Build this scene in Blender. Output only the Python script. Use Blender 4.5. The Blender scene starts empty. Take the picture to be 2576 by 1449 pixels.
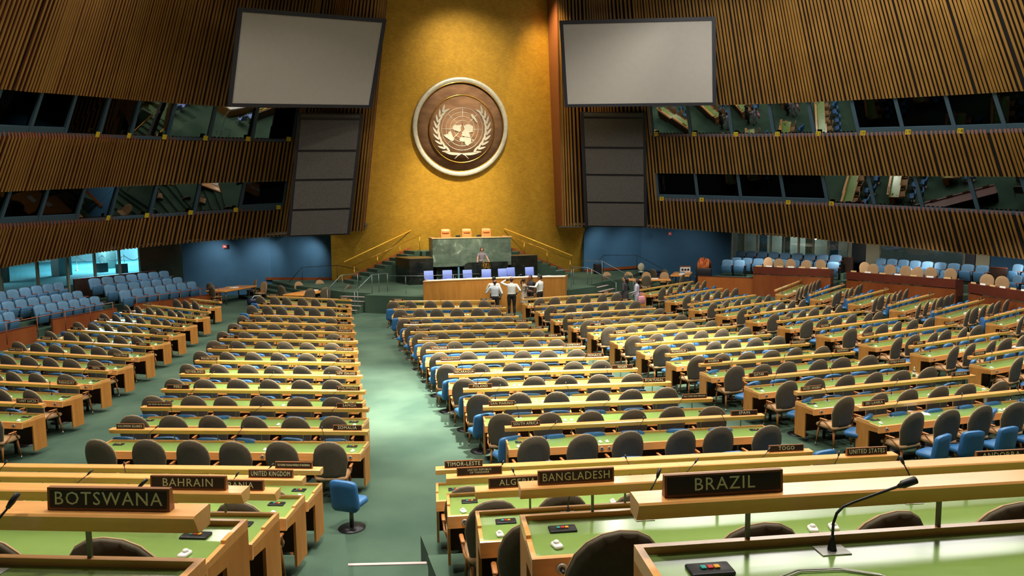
import bpy, bmesh, math, random
from mathutils import Vector, Matrix
random.seed(7)
SC = bpy.context.scene
COL = SC.collection
PI = math.pi
# ---------------------------------------------------------------- camera
cam = bpy.data.cameras.new('camera'); cam_o = bpy.data.objects.new('camera', cam); COL.objects.link(cam_o)
cam.sensor_width = 36.0; cam.lens = 1800.0 / 2576.0 * 36.0; cam.clip_start = .05; cam.clip_end = 400
_th = math.radians(16.0); _a, _b = -.012, (540 - 724.5) / 1800.0
_up = Vector((_a, -1, _b)).normalized(); _f = Vector((0, 0, 1)) - _up * _up.z; _f.normalize(); _r = _f.cross(_up)
_R = Vector((math.cos(_th), -math.sin(_th), 0)); _F = Vector((math.sin(_th), math.cos(_th), 0)); _U = Vector((0, 0, 1))
def _c2w(v): return _R * _r.dot(v) + _F * _f.dot(v) + _U * _up.dot(v)
_X = _c2w(Vector((1, 0, 0))); _Y = _c2w(Vector((0, -1, 0))); _Z = _c2w(Vector((0, 0, -1)))
cam_o.matrix_world = Matrix(((_X.x, _Y.x, _Z.x, -8.93), (_X.y, _Y.y, _Z.y, 0), (_X.z, _Y.z, _Z.z, 4.55), (0, 0, 0, 1)))
SC.camera = cam_o
# ---------------------------------------------------------------- world, exposure
w = bpy.data.worlds.new('world'); SC.world = w; w.use_nodes = True
w.node_tree.nodes['Background'].inputs[0].default_value = (.9, .85, .75, 1)
w.node_tree.nodes['Background'].inputs[1].default_value = .05
SC.view_settings.view_transform = 'Standard'; SC.view_settings.look = 'None'
SC.view_settings.exposure = 0.0; SC.view_settings.gamma = 1.0; SC.view_settings.use_curve_mapping = False
SC.cycles.max_bounces = 6; SC.cycles.diffuse_bounces = 3; SC.cycles.glossy_bounces = 3; SC.cycles.transmission_bounces = 6
SC.cycles.caustics_reflective = False; SC.cycles.caustics_refractive = False
# ---------------------------------------------------------------- lights of the hall (they hang under the ceiling)
def area(name, loc, size, power, color=(1, .93, .8), target=None, shape='DISK', spread=PI, size_y=None):
    l = bpy.data.lights.new(name, 'AREA'); l.shape = shape; l.size = size; l.energy = power; l.color = color; l.spread = spread
    if size_y: l.size_y = size_y
    o = bpy.data.objects.new(name, l); COL.objects.link(o); o.location = loc
    if target is not None: o.rotation_euler = (Vector(target) - Vector(loc)).to_track_quat('-Z', 'Y').to_euler()
    return o
def spot(name, loc, target, power, angle, blend=.6, color=(1, .9, .74), r=.25):
    l = bpy.data.lights.new(name, 'SPOT'); l.energy = power; l.spot_size = math.radians(angle); l.spot_blend = blend; l.color = color; l.shadow_soft_size = r
    o = bpy.data.objects.new(name, l); COL.objects.link(o); o.location = loc
    o.rotation_euler = (Vector(target) - Vector(loc)).to_track_quat('-Z', 'Y').to_euler(); return o
CEIL = 17.4
LAMPS = [(x, y) for y in (6, 14, 22, 30) for x in (-15, -7.5, 0, 7.5, 15)]
for _x, _y in LAMPS:
    area('ceiling_lamp_light', (_x, _y, CEIL - .12), 1.1, 520, (1, .93, .80), (_x, _y, 0), spread=math.radians(125))
# brighter downlights over the middle of the floor
for _l, _t, _p, _q in [((-6, 16, CEIL - .2), (-8.2, 18.2, 0), 58000, 28), ((-2, 14, CEIL - .2), (-4.3, 15.6, 0), 66000, 30), ((2, 14, CEIL - .2), (0.6, 18.6, 0), 54000, 26), ((-8, 6, CEIL - .2), (-7.5, 9, 0), 7000, 32)]:
    spot('floor_spot', _l, _t, _p, _q, .9, (1, .94, .84), .3)
# stage and podium
for _l, _t, _p, _an in [((-6, 24, CEIL - .2), (-.5, 36, 1.4), 13000, 26), ((6, 24, CEIL - .2), (.5, 37, 2), 13000, 26)]:
    spot('stage_spot', _l, _t, _p, _an, .5, (1, .86, .66), .2)
# spots aimed at the gold wall, the second added in place of a reflection
spot('gold_wall_spot', (3.2, 37.2, CEIL - .2), (5.3, 40.2, 12), 5000, 60, 1, (1, .72, .35), .3)
spot('gold_wall_spot', (0, 30, CEIL - .2), (-.4, 42.0, 5.2), 34000, 30, 1, (1, .86, .58), .3)  # added: stands in for the bright band the gold mirrors from the stage
spot('gold_wall_spot', (0, 31, CEIL - .2), (.0, 41, 10), 9000, 58, 1, (1, .86, .58), .3)
# measured positions in metres: hall axis along y, stage at large y
ROWS = [('G1', 0, (-14.030, 34.832), (-12.564, 32.988), 0.000, 3, '', 'CAMBODIA'),
    ('G1', 1, (-15.628, 33.274), (-12.609, 29.616), 0.000, 6, 'COMOROS', 'CONGO'),
    ('G1', 2, (-15.939, 30.667), (-12.776, 27.455), 0.000, 6, 'FIJI', 'FINLAND'),
    ('G1', 3, (-16.276, 28.496), (-12.886, 25.534), 0.000, 6, 'GUINEA', 'GUYANA'),
    ('G1', 4, (-16.569, 26.503), (-13.071, 23.930), 0.000, 6, 'ITALY', 'JAMAICA'),
    ('G1', 5, (-16.843, 24.592), (-13.193, 22.035), 0.000, 6, 'LEBANON', 'LIBERIA'),
    ('G1', 6, (-17.053, 22.736), (-13.389, 20.414), 0.000, 6, 'MARSHALL ISLANDS', 'MAURITANIA'),
    ('G1', 7, (-17.320, 21.042), (-13.557, 18.838), 0.000, 6, 'NAMIBIA', 'NEPAL'),
    ('G1', 8, (-17.590, 19.393), (-13.753, 17.322), 0.000, 6, 'PANAMA', 'PARAGUAY'),
    ('G1', 9, (-17.910, 17.723), (-14.004, 15.787), 0.000, 6, '', 'SAINT LUCIA'),
    ('G2', 0, (-10.724, 34.690), (-7.135, 31.592), 0.000, 6, 'BULGARIA', 'BURUNDI'),
    ('G2', 1, (-10.931, 31.305), (-7.311, 28.695), 0.000, 6, 'CHILE', 'CHINA'),
    ('G2', 2, (-11.060, 28.143), (-7.414, 25.947), 0.000, 6, 'DJIBOUTI', 'DOMINICA'),
    ('G2', 3, (-11.238, 26.259), (-7.482, 24.226), 0.000, 6, 'FRANCE', 'GABON'),
    ('G2', 4, (-11.394, 24.595), (-7.550, 22.543), 0.000, 6, 'HAITI', 'HONDURAS'),
    ('G2', 5, (-11.524, 22.869), (-7.607, 20.956), 0.000, 6, 'JAPAN', 'JORDAN'),
    ('G2', 6, (-11.645, 21.141), (-7.706, 19.341), 0.000, 6, 'LIBYAN ARAB JAMAHIRIYA', 'LIECHTENSTEIN'),
    ('G2', 7, (-11.743, 19.484), (-7.769, 17.765), 0.000, 6, 'MAURITIUS', 'MEXICO'),
    ('G2', 8, (-11.854, 17.891), (-7.822, 16.294), 0.000, 6, 'NETHERLANDS', 'NEW ZEALAND'),
    ('G2', 9, (-11.984, 16.396), (-7.864, 14.827), 0.000, 6, 'PERU', 'PHILIPPINES'),
    ('G2', 10, (-12.090, 14.947), (-7.915, 13.436), 0.000, 6, 'SAINT VINCENT AND THE GRENADINES', 'SAMOA'),
    ('G2', 11, (-12.292, 13.507), (-8.036, 11.989), 0.000, 6, 'SOLOMON ISLANDS', 'SOMALIA'),
    ('G3', 0, (-5.603, 30.530), (-1.356, 29.067), 0.000, 6, 'CANADA', 'CAPE VERDE'),
    ('G3', 1, (-5.748, 27.851), (-1.539, 26.683), 0.000, 6, 'COSTA RICA', "COTE D'IVOIRE"),
    ('G3', 2, (-5.889, 25.267), (-1.739, 24.258), 0.000, 6, 'DOMINICAN REPUBLIC', 'ECUADOR'),
    ('G3', 3, (-5.904, 23.702), (-1.746, 22.705), 0.000, 6, 'GAMBIA', 'GEORGIA'),
    ('G3', 4, (-5.904, 22.114), (-1.703, 21.170), 0.000, 6, 'HUNGARY', 'ICELAND'),
    ('G3', 5, (-5.926, 20.459), (-1.711, 19.580), 0.000, 6, 'KAZAKHSTAN', 'KENYA'),
    ('G3', 6, (-5.943, 18.880), (-1.723, 17.973), 0.000, 6, 'LITHUANIA', 'LUXEMBOURG'),
    ('G3', 7, (-5.951, 17.319), (-1.708, 16.437), 0.000, 6, 'MICRONESIA (FEDERATED STATES OF)', 'MONACO'),
    ('G3', 8, (-5.935, 15.786), (-1.630, 14.952), 0.000, 6, 'NICARAGUA', 'NIGER'),
    ('G3', 9, (-5.908, 14.328), (-1.555, 13.511), 0.000, 6, 'POLAND', 'PORTUGAL'),
    ('G3', 10, (-5.843, 12.864), (-1.449, 12.052), 0.000, 6, 'SAN MARINO', 'SAO TOME AND PRINCIPE'),
    ('G3', 11, (-5.804, 11.456), (-1.221, 10.753), 0.000, 6, 'SOUTH AFRICA', 'SPAIN'),
    ('G4', 0, (-0.143, 29.112), (4.392, 29.860), 0.000, 6, 'CENTRAL AFRICAN REPUBLIC', 'CHAD'),
    ('G4', 1, (-0.351, 26.643), (3.974, 26.892), 0.000, 6, 'CROATIA', 'CUBA'),
    ('G4', 2, (-0.522, 24.334), (3.743, 24.433), 0.000, 6, 'EGYPT', 'EL SALVADOR'),
    ('G4', 3, (-0.458, 22.699), (3.761, 22.742), 0.000, 6, 'GERMANY', 'GHANA'),
    ('G4', 4, (-0.382, 21.145), (3.945, 21.235), 0.000, 6, 'INDIA', 'INDONESIA'),
    ('G4', 5, (-0.346, 19.449), (4.099, 19.689), 0.000, 6, 'KIRIBATI', 'KUWAIT'),
    ('G4', 6, (-0.270, 17.836), (4.141, 17.980), 0.000, 6, 'MADAGASCAR', 'MALAWI'),
    ('G4', 7, (-0.197, 16.259), (4.181, 16.351), 0.000, 6, 'MONGOLIA', 'MONTENEGRO'),
    ('G4', 8, (-0.028, 14.903), (4.447, 14.961), 0.000, 6, 'NIGERIA', 'NORWAY'),
    ('G4', 9, (0.112, 13.308), (4.666, 13.433), 0.000, 6, 'QATAR', 'REPUBLIC OF KOREA'),
    ('G4', 10, (0.368, 11.929), (4.938, 11.971), 0.000, 6, 'SAUDI ARABIA', 'SENEGAL'),
    ('G4', 11, (0.690, 10.628), (5.240, 10.628), 0.000, 6, 'SRI LANKA', 'SUDAN'),
    ('G5', 0, (6.208, 30.713), (10.573, 33.452), 0.000, 6, 'COLOMBIA', ''),
    ('G5', 1, (5.904, 27.737), (9.982, 29.767), 0.000, 6, 'CYPRUS', ''),
    ('G5', 2, (5.495, 25.039), (9.766, 26.841), 0.000, 6, 'EQUATORIAL GUINEA', ''),
    ('G5', 3, (5.621, 23.296), (10.061, 24.967), 0.000, 6, 'GREECE', 'GRENADA'),
    ('G5', 4, (5.766, 21.615), (10.240, 23.059), 0.000, 6, 'IRAN', 'IRAQ'),
    ('G5', 5, (5.954, 20.089), (10.324, 21.133), 0.000, 6, 'KYRGYZSTAN', 'LATVIA'),
    ('G5', 6, (6.051, 18.340), (10.622, 19.420), 0.000, 6, 'MALAYSIA', 'MALDIVES'),
    ('G5', 7, (6.117, 16.636), (10.688, 17.616), 0.000, 6, 'MOROCCO', 'MOZAMBIQUE'),
    ('G5', 8, (6.375, 15.092), (11.001, 16.030), 0.000, 6, 'OMAN', 'PAKISTAN'),
    ('G5', 9, (6.578, 13.499), (11.101, 14.338), 0.000, 6, 'ROMANIA', 'RWANDA'),
    ('G6', 0, (11.779, 28.164), (15.985, 31.747), 0.000, 6, '', 'AUSTRIA'),
    ('G6', 1, (11.959, 26.034), (16.385, 29.128), 0.000, 6, 'ESTONIA', 'ETHIOPIA'),
    ('G6', 2, (12.276, 24.127), (16.629, 26.622), 0.000, 6, 'GUATEMALA', 'GUINEA-BISSAU'),
    ('G6', 3, (12.412, 22.104), (16.918, 24.414), 0.000, 6, 'IRELAND', 'ISRAEL'),
    ('G6', 4, (12.534, 20.148), (17.063, 22.160), 0.000, 6, 'LESOTHO', 'MALI'),
    ('G6', 5, (12.739, 18.332), (17.127, 20.017), 0.000, 6, 'MALTA', 'MYANMAR'),
    ('T1', 0, (-13.647, 11.024), (-8.849, 9.297), 0.360, 7, 'THAILAND', 'THE FORMER YUGOSLAV REPUBLIC OF MACEDONIA'),
    ('T2', 0, (-7.443, 8.850), (-2.442, 7.978), 0.360, 7, 'TIMOR-LESTE', 'TOGO'),
    ('T1', 1, (-13.846, 9.550), (-9.048, 7.822), 0.790, 7, 'UKRAINE', 'UNITED KINGDOM'),
    ('T2', 1, (-7.575, 7.396), (-2.470, 6.522), 0.790, 7, 'UNITED REPUBLIC\nOF TANZANIA', 'UNITED STATES'),
    ('T1', 2, (-14.040, 7.918), (-9.241, 6.191), 1.290, 7, '', 'ALBANIA'),
    ('T2', 2, (-7.640, 5.711), (-2.509, 4.866), 1.290, 7, 'ALGERIA', 'ANDORRA'),
    ('T1', 3, (-14.154, 6.380), (-9.355, 4.652), 1.890, 7, '', 'BAHRAIN'),
    ('T2', 3, (-7.694, 4.194), (-2.565, 3.336), 1.890, 7, 'BANGLADESH', ''),
    ('T1', 4, (-14.153, 4.621), (-9.354, 2.893), 2.470, 7, '', 'BOTSWANA'),
    ('T2', 4, (-7.721, 2.498), (-2.592, 1.640), 2.470, 7, 'BRAZIL', '')]
WL = [((-5.734, 41.700, 3.748), (0.103, -0.327, 1.000), (1.533, 2.899, 4.978, 6.571, 12.953)),
    ((-7.795, 42.800, 3.650), (0.144, -0.383, 1.000), (1.570, 2.990, 5.123, 6.732, 13.041)),
    ((-10.036, 44.544, 3.491), (0.189, -0.369, 1.000), (1.673, 3.178, 5.423, 7.099, 13.616)),
    ((-14.655, 43.128, 3.284), (0.279, -0.329, 1.000), (1.625, 3.190, 5.465, 7.077, 13.310)),
    ((-18.043, 40.413, 3.043), (0.338, -0.250, 1.000), (1.634, 3.188, 5.521, 7.170, 12.849)),
    ((-19.699, 36.875, 2.875), (0.373, -0.198, 1.000), (1.656, 3.104, 5.384, 6.984, 12.045)),
    ((-20.883, 33.555, 2.682), (0.396, -0.140, 1.000), (1.742, 3.088, 5.286, 6.845, 11.350)),
    ((-21.819, 30.527, 2.483), (0.414, -0.084, 1.000), (1.870, 3.092, 5.219, 6.737, 10.736)),
    ((-23.878, 23.865, 2.045), (0.414, -0.084, 1.000), (2.152, 3.101, 5.072, 6.499, 9.385))]
WR = [((6.204, 41.400, 3.835), (-0.107, -0.231, 1.000), (1.680, 3.180, 5.361, 6.947, 13.815)),
    ((8.348, 41.200, 3.755), (-0.140, -0.213, 1.000), (1.730, 3.253, 5.465, 7.082, 14.025)),
    ((11.587, 40.119, 3.668), (-0.240, -0.278, 1.000), (1.748, 3.266, 5.447, 7.043, 13.669)),
    ((16.499, 36.605, 3.262), (-0.360, -0.242, 1.000), (1.899, 3.432, 5.568, 7.129, 13.406)),
    ((19.797, 32.825, 2.847), (-0.418, -0.155, 1.000), (2.075, 3.605, 5.710, 7.317, 13.210)),
    ((22.371, 29.623, 2.483), (-0.463, -0.085, 1.000), (2.163, 3.786, 5.883, 7.512, 13.023)),
    ((24.596, 26.521, 2.137), (-0.501, -0.020, 1.000), (2.256, 3.957, 6.053, 7.694, 12.805)),
    ((26.100, 24.365, 1.882), (-0.528, 0.022, 1.000), (2.315, 4.086, 6.183, 7.837, 12.649)),
    ((29.108, 20.053, 1.372), (-0.528, 0.022, 1.000), (2.433, 4.344, 6.443, 8.123, 12.337))]
SCRL = [(-11.460, 35.882, 14.115),
    (-4.546, 37.883, 14.526),
    (-5.330, 38.895, 10.207),
    (-12.244, 36.894, 9.797)]
SCRR = [(4.450, 36.942, 14.755),
    (11.956, 33.913, 14.642),
    (12.426, 34.455, 10.229),
    (4.920, 37.484, 10.343)]
TWL = [(-9.052, 39.532, 9.948),
    (-5.711, 39.638, 10.011),
    (-6.563, 40.900, 3.556),
    (-9.905, 40.794, 3.494)]
TWR = [(6.470, 39.062, 10.347),
    (10.006, 37.873, 10.257),
    (10.898, 39.392, 3.689),
    (7.363, 40.581, 3.778)]
SEATS = [('left_front', (-19.997, 30.149, 1.150), (-19.821, 30.768, 1.150), 2),
    ('left_front', (-19.431, 32.762, 1.150), (-18.155, 35.612, 1.150), 6),
    ('left_middle', (-20.612, 31.768, 1.400), (-18.878, 35.850, 1.400), 8),
    ('left_back', (-21.008, 32.107, 1.650), (-19.841, 36.643, 1.650), 7),
    ('leftfar_front', (-17.259, 37.133, 1.150), (-14.917, 41.002, 1.150), 7),
    ('leftfar_middle', (-18.035, 37.797, 1.400), (-15.637, 41.364, 1.400), 7),
    ('leftfar_back', (-18.850, 38.556, 1.650), (-16.480, 42.521, 1.650), 7),
    ('right_back', (17.925, 40.053, 1.950), (19.849, 33.738, 1.950), 9),
    ('right_middle', (16.395, 38.215, 1.700), (18.579, 32.444, 1.700), 9),
    ('right_front', (15.222, 37.402, 1.660), (15.642, 36.790, 1.660), 2),
    ('rightnear_back', (21.420, 32.053, 1.850), (21.480, 25.977, 1.850), 9),
    ('rightnear_middle', (20.320, 30.818, 1.580), (20.787, 27.267, 1.580), 6),
    ('rightmost_back', (23.412, 25.753, 1.800), (23.065, 24.827, 1.800), 2),
    ('rightmost_front', (21.192, 23.955, 1.500), (20.678, 22.942, 1.500), 2)]
GR = [(18.118, 41.591),
    (22.059, 35.361),
    (22.095, 35.143),
    (22.489, 34.510),
    (22.459, 34.414),
    (22.866, 33.881),
    (22.833, 33.787),
    (24.439, 29.685),
    (24.391, 29.595),
    (24.555, 29.132),
    (24.505, 29.043),
    (24.833, 28.532),
    (24.781, 28.444),
    (26.103, 24.216)]
OD = [[(14.378, 33.665, 1.600),
    (16.678, 30.416, 1.600)],
    [(17.875, 30.666, 1.420),
    (19.034, 25.224, 1.420)],
    [(18.136, 23.786, 1.420),
    (17.018, 19.777, 1.420)]]
BC = [(16.552, 35.227, 1.780),
    (16.426, 33.987, 1.780),
    (16.784, 33.441, 1.780),
    (16.861, 32.338, 1.780),
    (17.902, 32.386, 1.780),
    (20.118, 31.602, 1.620),
    (19.410, 30.337, 1.620),
    (19.912, 29.613, 1.620),
    (19.909, 28.621, 1.620),
    (19.464, 27.562, 1.620),
    (20.206, 27.380, 1.620),
    (20.448, 26.484, 1.620),
    (19.761, 24.080, 1.550),
    (19.505, 23.061, 1.550)]
TIERS=[(0.36,((-13.647,11.024),(-8.849,9.297)),((-7.443,8.85),(-2.442,7.978))),(0.79,((-13.846,9.55),(-9.048,7.822)),((-7.575,7.396),(-2.47,6.522))),(1.29,((-14.04,7.918),(-9.241,6.191)),((-7.64,5.711),(-2.509,4.866))),(1.89,((-14.154,6.38),(-9.355,4.652)),((-7.694,4.194),(-2.565,3.336))),(2.47,((-14.153,4.621),(-9.354,2.893)),((-7.721,2.498),(-2.592,1.64)))]
# ---------------------------------------------------------------- materials
MATS = {}
def _n(t, typ, **kw):
    n = t.nodes.new(typ)
    for k, v in kw.items(): setattr(n, k, v)
    return n
def mat(name, col, rough=.5, metal=0, spec=.5, kind=None, col2=None, scale=8., bump=0., emit=None, es=1., alpha=1., coat=0., trans=0., ior=1.45, det=4., stretch=(1, 1, 1), sheen=0.):
    if name in MATS: return MATS[name]
    m = bpy.data.materials.new(name); m.use_nodes = True; t = m.node_tree; b = t.nodes['Principled BSDF']
    b.inputs['Base Color'].default_value = (*col, 1); b.inputs['Roughness'].default_value = rough; b.inputs['Metallic'].default_value = metal
    b.inputs['Specular IOR Level'].default_value = spec; b.inputs['Coat Weight'].default_value = coat; b.inputs['Coat Roughness'].default_value = .14
    b.inputs['Transmission Weight'].default_value = trans; b.inputs['IOR'].default_value = ior; b.inputs['Alpha'].default_value = alpha
    b.inputs['Sheen Weight'].default_value = sheen
    if emit: b.inputs['Emission Color'].default_value = (*emit, 1); b.inputs['Emission Strength'].default_value = es
    if col2 is not None or bump:
        tc = _n(t, 'ShaderNodeTexCoord'); mp = _n(t, 'ShaderNodeMapping'); mp.inputs['Scale'].default_value = stretch
        t.links.new(tc.outputs['Object'], mp.inputs[0])
        nz = _n(t, 'ShaderNodeTexNoise'); nz.inputs['Scale'].default_value = scale; nz.inputs['Detail'].default_value = det
        t.links.new(mp.outputs[0], nz.inputs['Vector'])
        if col2 is not None:
            cr = _n(t, 'ShaderNodeValToRGB'); cr.color_ramp.elements[0].position = .35; cr.color_ramp.elements[1].position = .65
            cr.color_ramp.elements[0].color = (*col, 1); cr.color_ramp.elements[1].color = (*col2, 1)
            t.links.new(nz.outputs['Fac'], cr.inputs[0]); t.links.new(cr.outputs[0], b.inputs['Base Color'])
        if bump:
            bp = _n(t, 'ShaderNodeBump'); bp.inputs['Strength'].default_value = bump; bp.inputs['Distance'].default_value = .01
            t.links.new(nz.outputs['Fac'], bp.inputs['Height']); t.links.new(bp.outputs[0], b.inputs['Normal'])
    MATS[name] = m; return m
M = {}
M['wood'] = mat('desk_maple', (.70, .33, .095), .30, col2=(.78, .39, .125), scale=2.2, stretch=(1.2, 9, 9), coat=.55)
M['wood_side'] = mat('desk_panel_veneer', (.42, .17, .035), .45, col2=(.52, .23, .05), scale=2, stretch=(6, 6, 1))
M['wood_dark'] = mat('desk_underside', (.10, .045, .02), .6)
M['wood_leg'] = mat('chair_leg_oak', (.30, .11, .028), .4, col2=(.36, .14, .035), scale=6)
M['red_wood'] = mat('mahogany_front', (.20, .045, .012), .35, col2=(.27, .075, .02), scale=1.6, stretch=(1, 1, .3), coat=.2)
M['red_wood_dark'] = mat('mahogany_desk', (.105, .022, .012), .35, col2=(.14, .03, .016), scale=1.6, coat=.2)
M['leather'] = mat('desk_leather', (.19, .31, .080), .2, spec=.6, col2=(.215, .345, .09), scale=3, coat=.6)
M['shell'] = mat('chair_shell', (.105, .084, .054), .65, spec=.3, col2=(.122, .098, .064), scale=30, bump=.05)
M['tan'] = mat('chair_tan_fabric', (.36, .22, .11), .8, col2=(.41, .25, .125), scale=40)
M['piping'] = mat('chair_piping', (.45, .31, .16), .6)
M['blue'] = mat('blue_vinyl', (.035, .14, .33), .38, spec=.5)
M['blue_fabric'] = mat('blue_theatre_fabric', (.10, .21, .34), .6, col2=(.12, .25, .40), scale=20)
M['blue_fabric_dark'] = mat('blue_theatre_shell', (.06, .16, .29), .5)
M['arm_red'] = mat('armrest_wood', (.25, .07, .03), .35)
M['black'] = mat('black_plastic', (.012, .012, .014), .4)
M['black_metal'] = mat('black_metal', (.02, .02, .024), .35, metal=.6)
M['steel'] = mat('steel', (.42, .43, .42), .35, metal=.9)
M['dark_steel'] = mat('dark_steel_post', (.16, .15, .13), .35, metal=.7)
M['plate_face'] = mat('plate_face', (.022, .011, .008), .35)
M['plate_wood'] = mat('plate_frame', (.23, .085, .025), .4)
M['letter'] = mat('plate_lettering', (.72, .72, .50), .6)
M['white'] = mat('white_plastic', (.80, .80, .76), .35)
M['paper'] = mat('paper', (.85, .85, .82), .8)
M['grey_plate'] = mat('grey_socket', (.45, .44, .40), .35, metal=.4)
M['btn_g'] = mat('green_button', (.02, .35, .30), .4); M['btn_r'] = mat('red_button', (.6, .03, .03), .4); M['btn_y'] = mat('yellow_button', (.8, .4, .02), .4)
M['slate'] = mat('slate_blue_frame', (.045, .085, .12), .5)
M['screen'] = mat('screen_fabric', (.335, .31, .28), .85, col2=(.325, .30, .27), scale=4)
M['screen_frame'] = mat('screen_frame', (.012, .012, .018), .5)
M['grille'] = mat('speaker_grille', (.060, .055, .05), .8, col2=(.095, .088, .08), scale=26, det=2)
M['periwinkle'] = mat('periwinkle_mesh', (.20, .28, .70), .55)
M['orange_leather'] = mat('orange_leather', (.50, .17, .045), .45, col2=(.55, .20, .055), scale=9)
M['brass'] = mat('brass', (.75, .42, .08), .25, metal=1)
M['silver'] = mat('silver_leaf', (.44, .42, .35), .4, metal=.3, col2=(.54, .51, .44), scale=5)
M['seal_wood'] = mat('seal_wood', (.16, .085, .048), .75, spec=.2, col2=(.25, .135, .075), scale=3, stretch=(.4, 1, 3))
M['blue_wall'] = mat('blue_wall_paint', (.040, .125, .235), .8, col2=(.046, .14, .26), scale=1.2)
M['cream'] = mat('cream_paint', (.52, .48, .33), .7)
M['ceiling'] = mat('ceiling_paint', (.16, .14, .11), .9)
M['lamp'] = mat('lamp_lens', (1, 1, 1), .5, emit=(1, .93, .8), es=30)
M['skin'] = mat('skin', (.55, .27, .17), .55); M['skin_dark'] = mat('skin_dark', (.26, .12, .07), .55)
M['hair'] = mat('hair_black', (.012, .008, .008), .45); M['hair_red'] = mat('hair_dark_red', (.05, .012, .014), .45)
M['shirt'] = mat('white_shirt', (.74, .75, .72), .8, col2=(.66, .68, .66), scale=7)
M['shirt2'] = mat('pale_blue_shirt', (.55, .60, .66), .8, col2=(.48, .53, .60), scale=7)
M['trousers'] = mat('black_trousers', (.012, .012, .014), .8)
M['gtop'] = mat('grey_tshirt', (.20, .17, .19), .85)
M['print'] = mat('printed_cotton', (.62, .55, .44), .8, col2=(.16, .10, .06), scale=16, det=2)
M['suit'] = mat('dark_suit', (.03, .028, .034), .8)
M['lav'] = mat('lavender_blouse', (.42, .40, .50), .8)
M['pink'] = mat('pink_bag', (.75, .30, .36), .6)
M['lips'] = mat('lips', (.35, .07, .06), .5)
M['yellow'] = mat('yellow_tag', (.65, .48, .02), .5)
M['red'] = mat('red_enamel', (.50, .02, .02), .45)
M['bag'] = mat('dark_blue_bag', (.012, .018, .05), .35)
M['nosing'] = mat('step_nosing', (.50, .38, .37), .6)
M['flag'] = mat('red_orange_cloth', (.42, .05, .02), .7, col2=(.65, .22, .05), scale=5)
M['shade'] = mat('painted_shade', (.004, .005, .007), .8)  # near-black: the shade inside the booths is put into this colour

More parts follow.
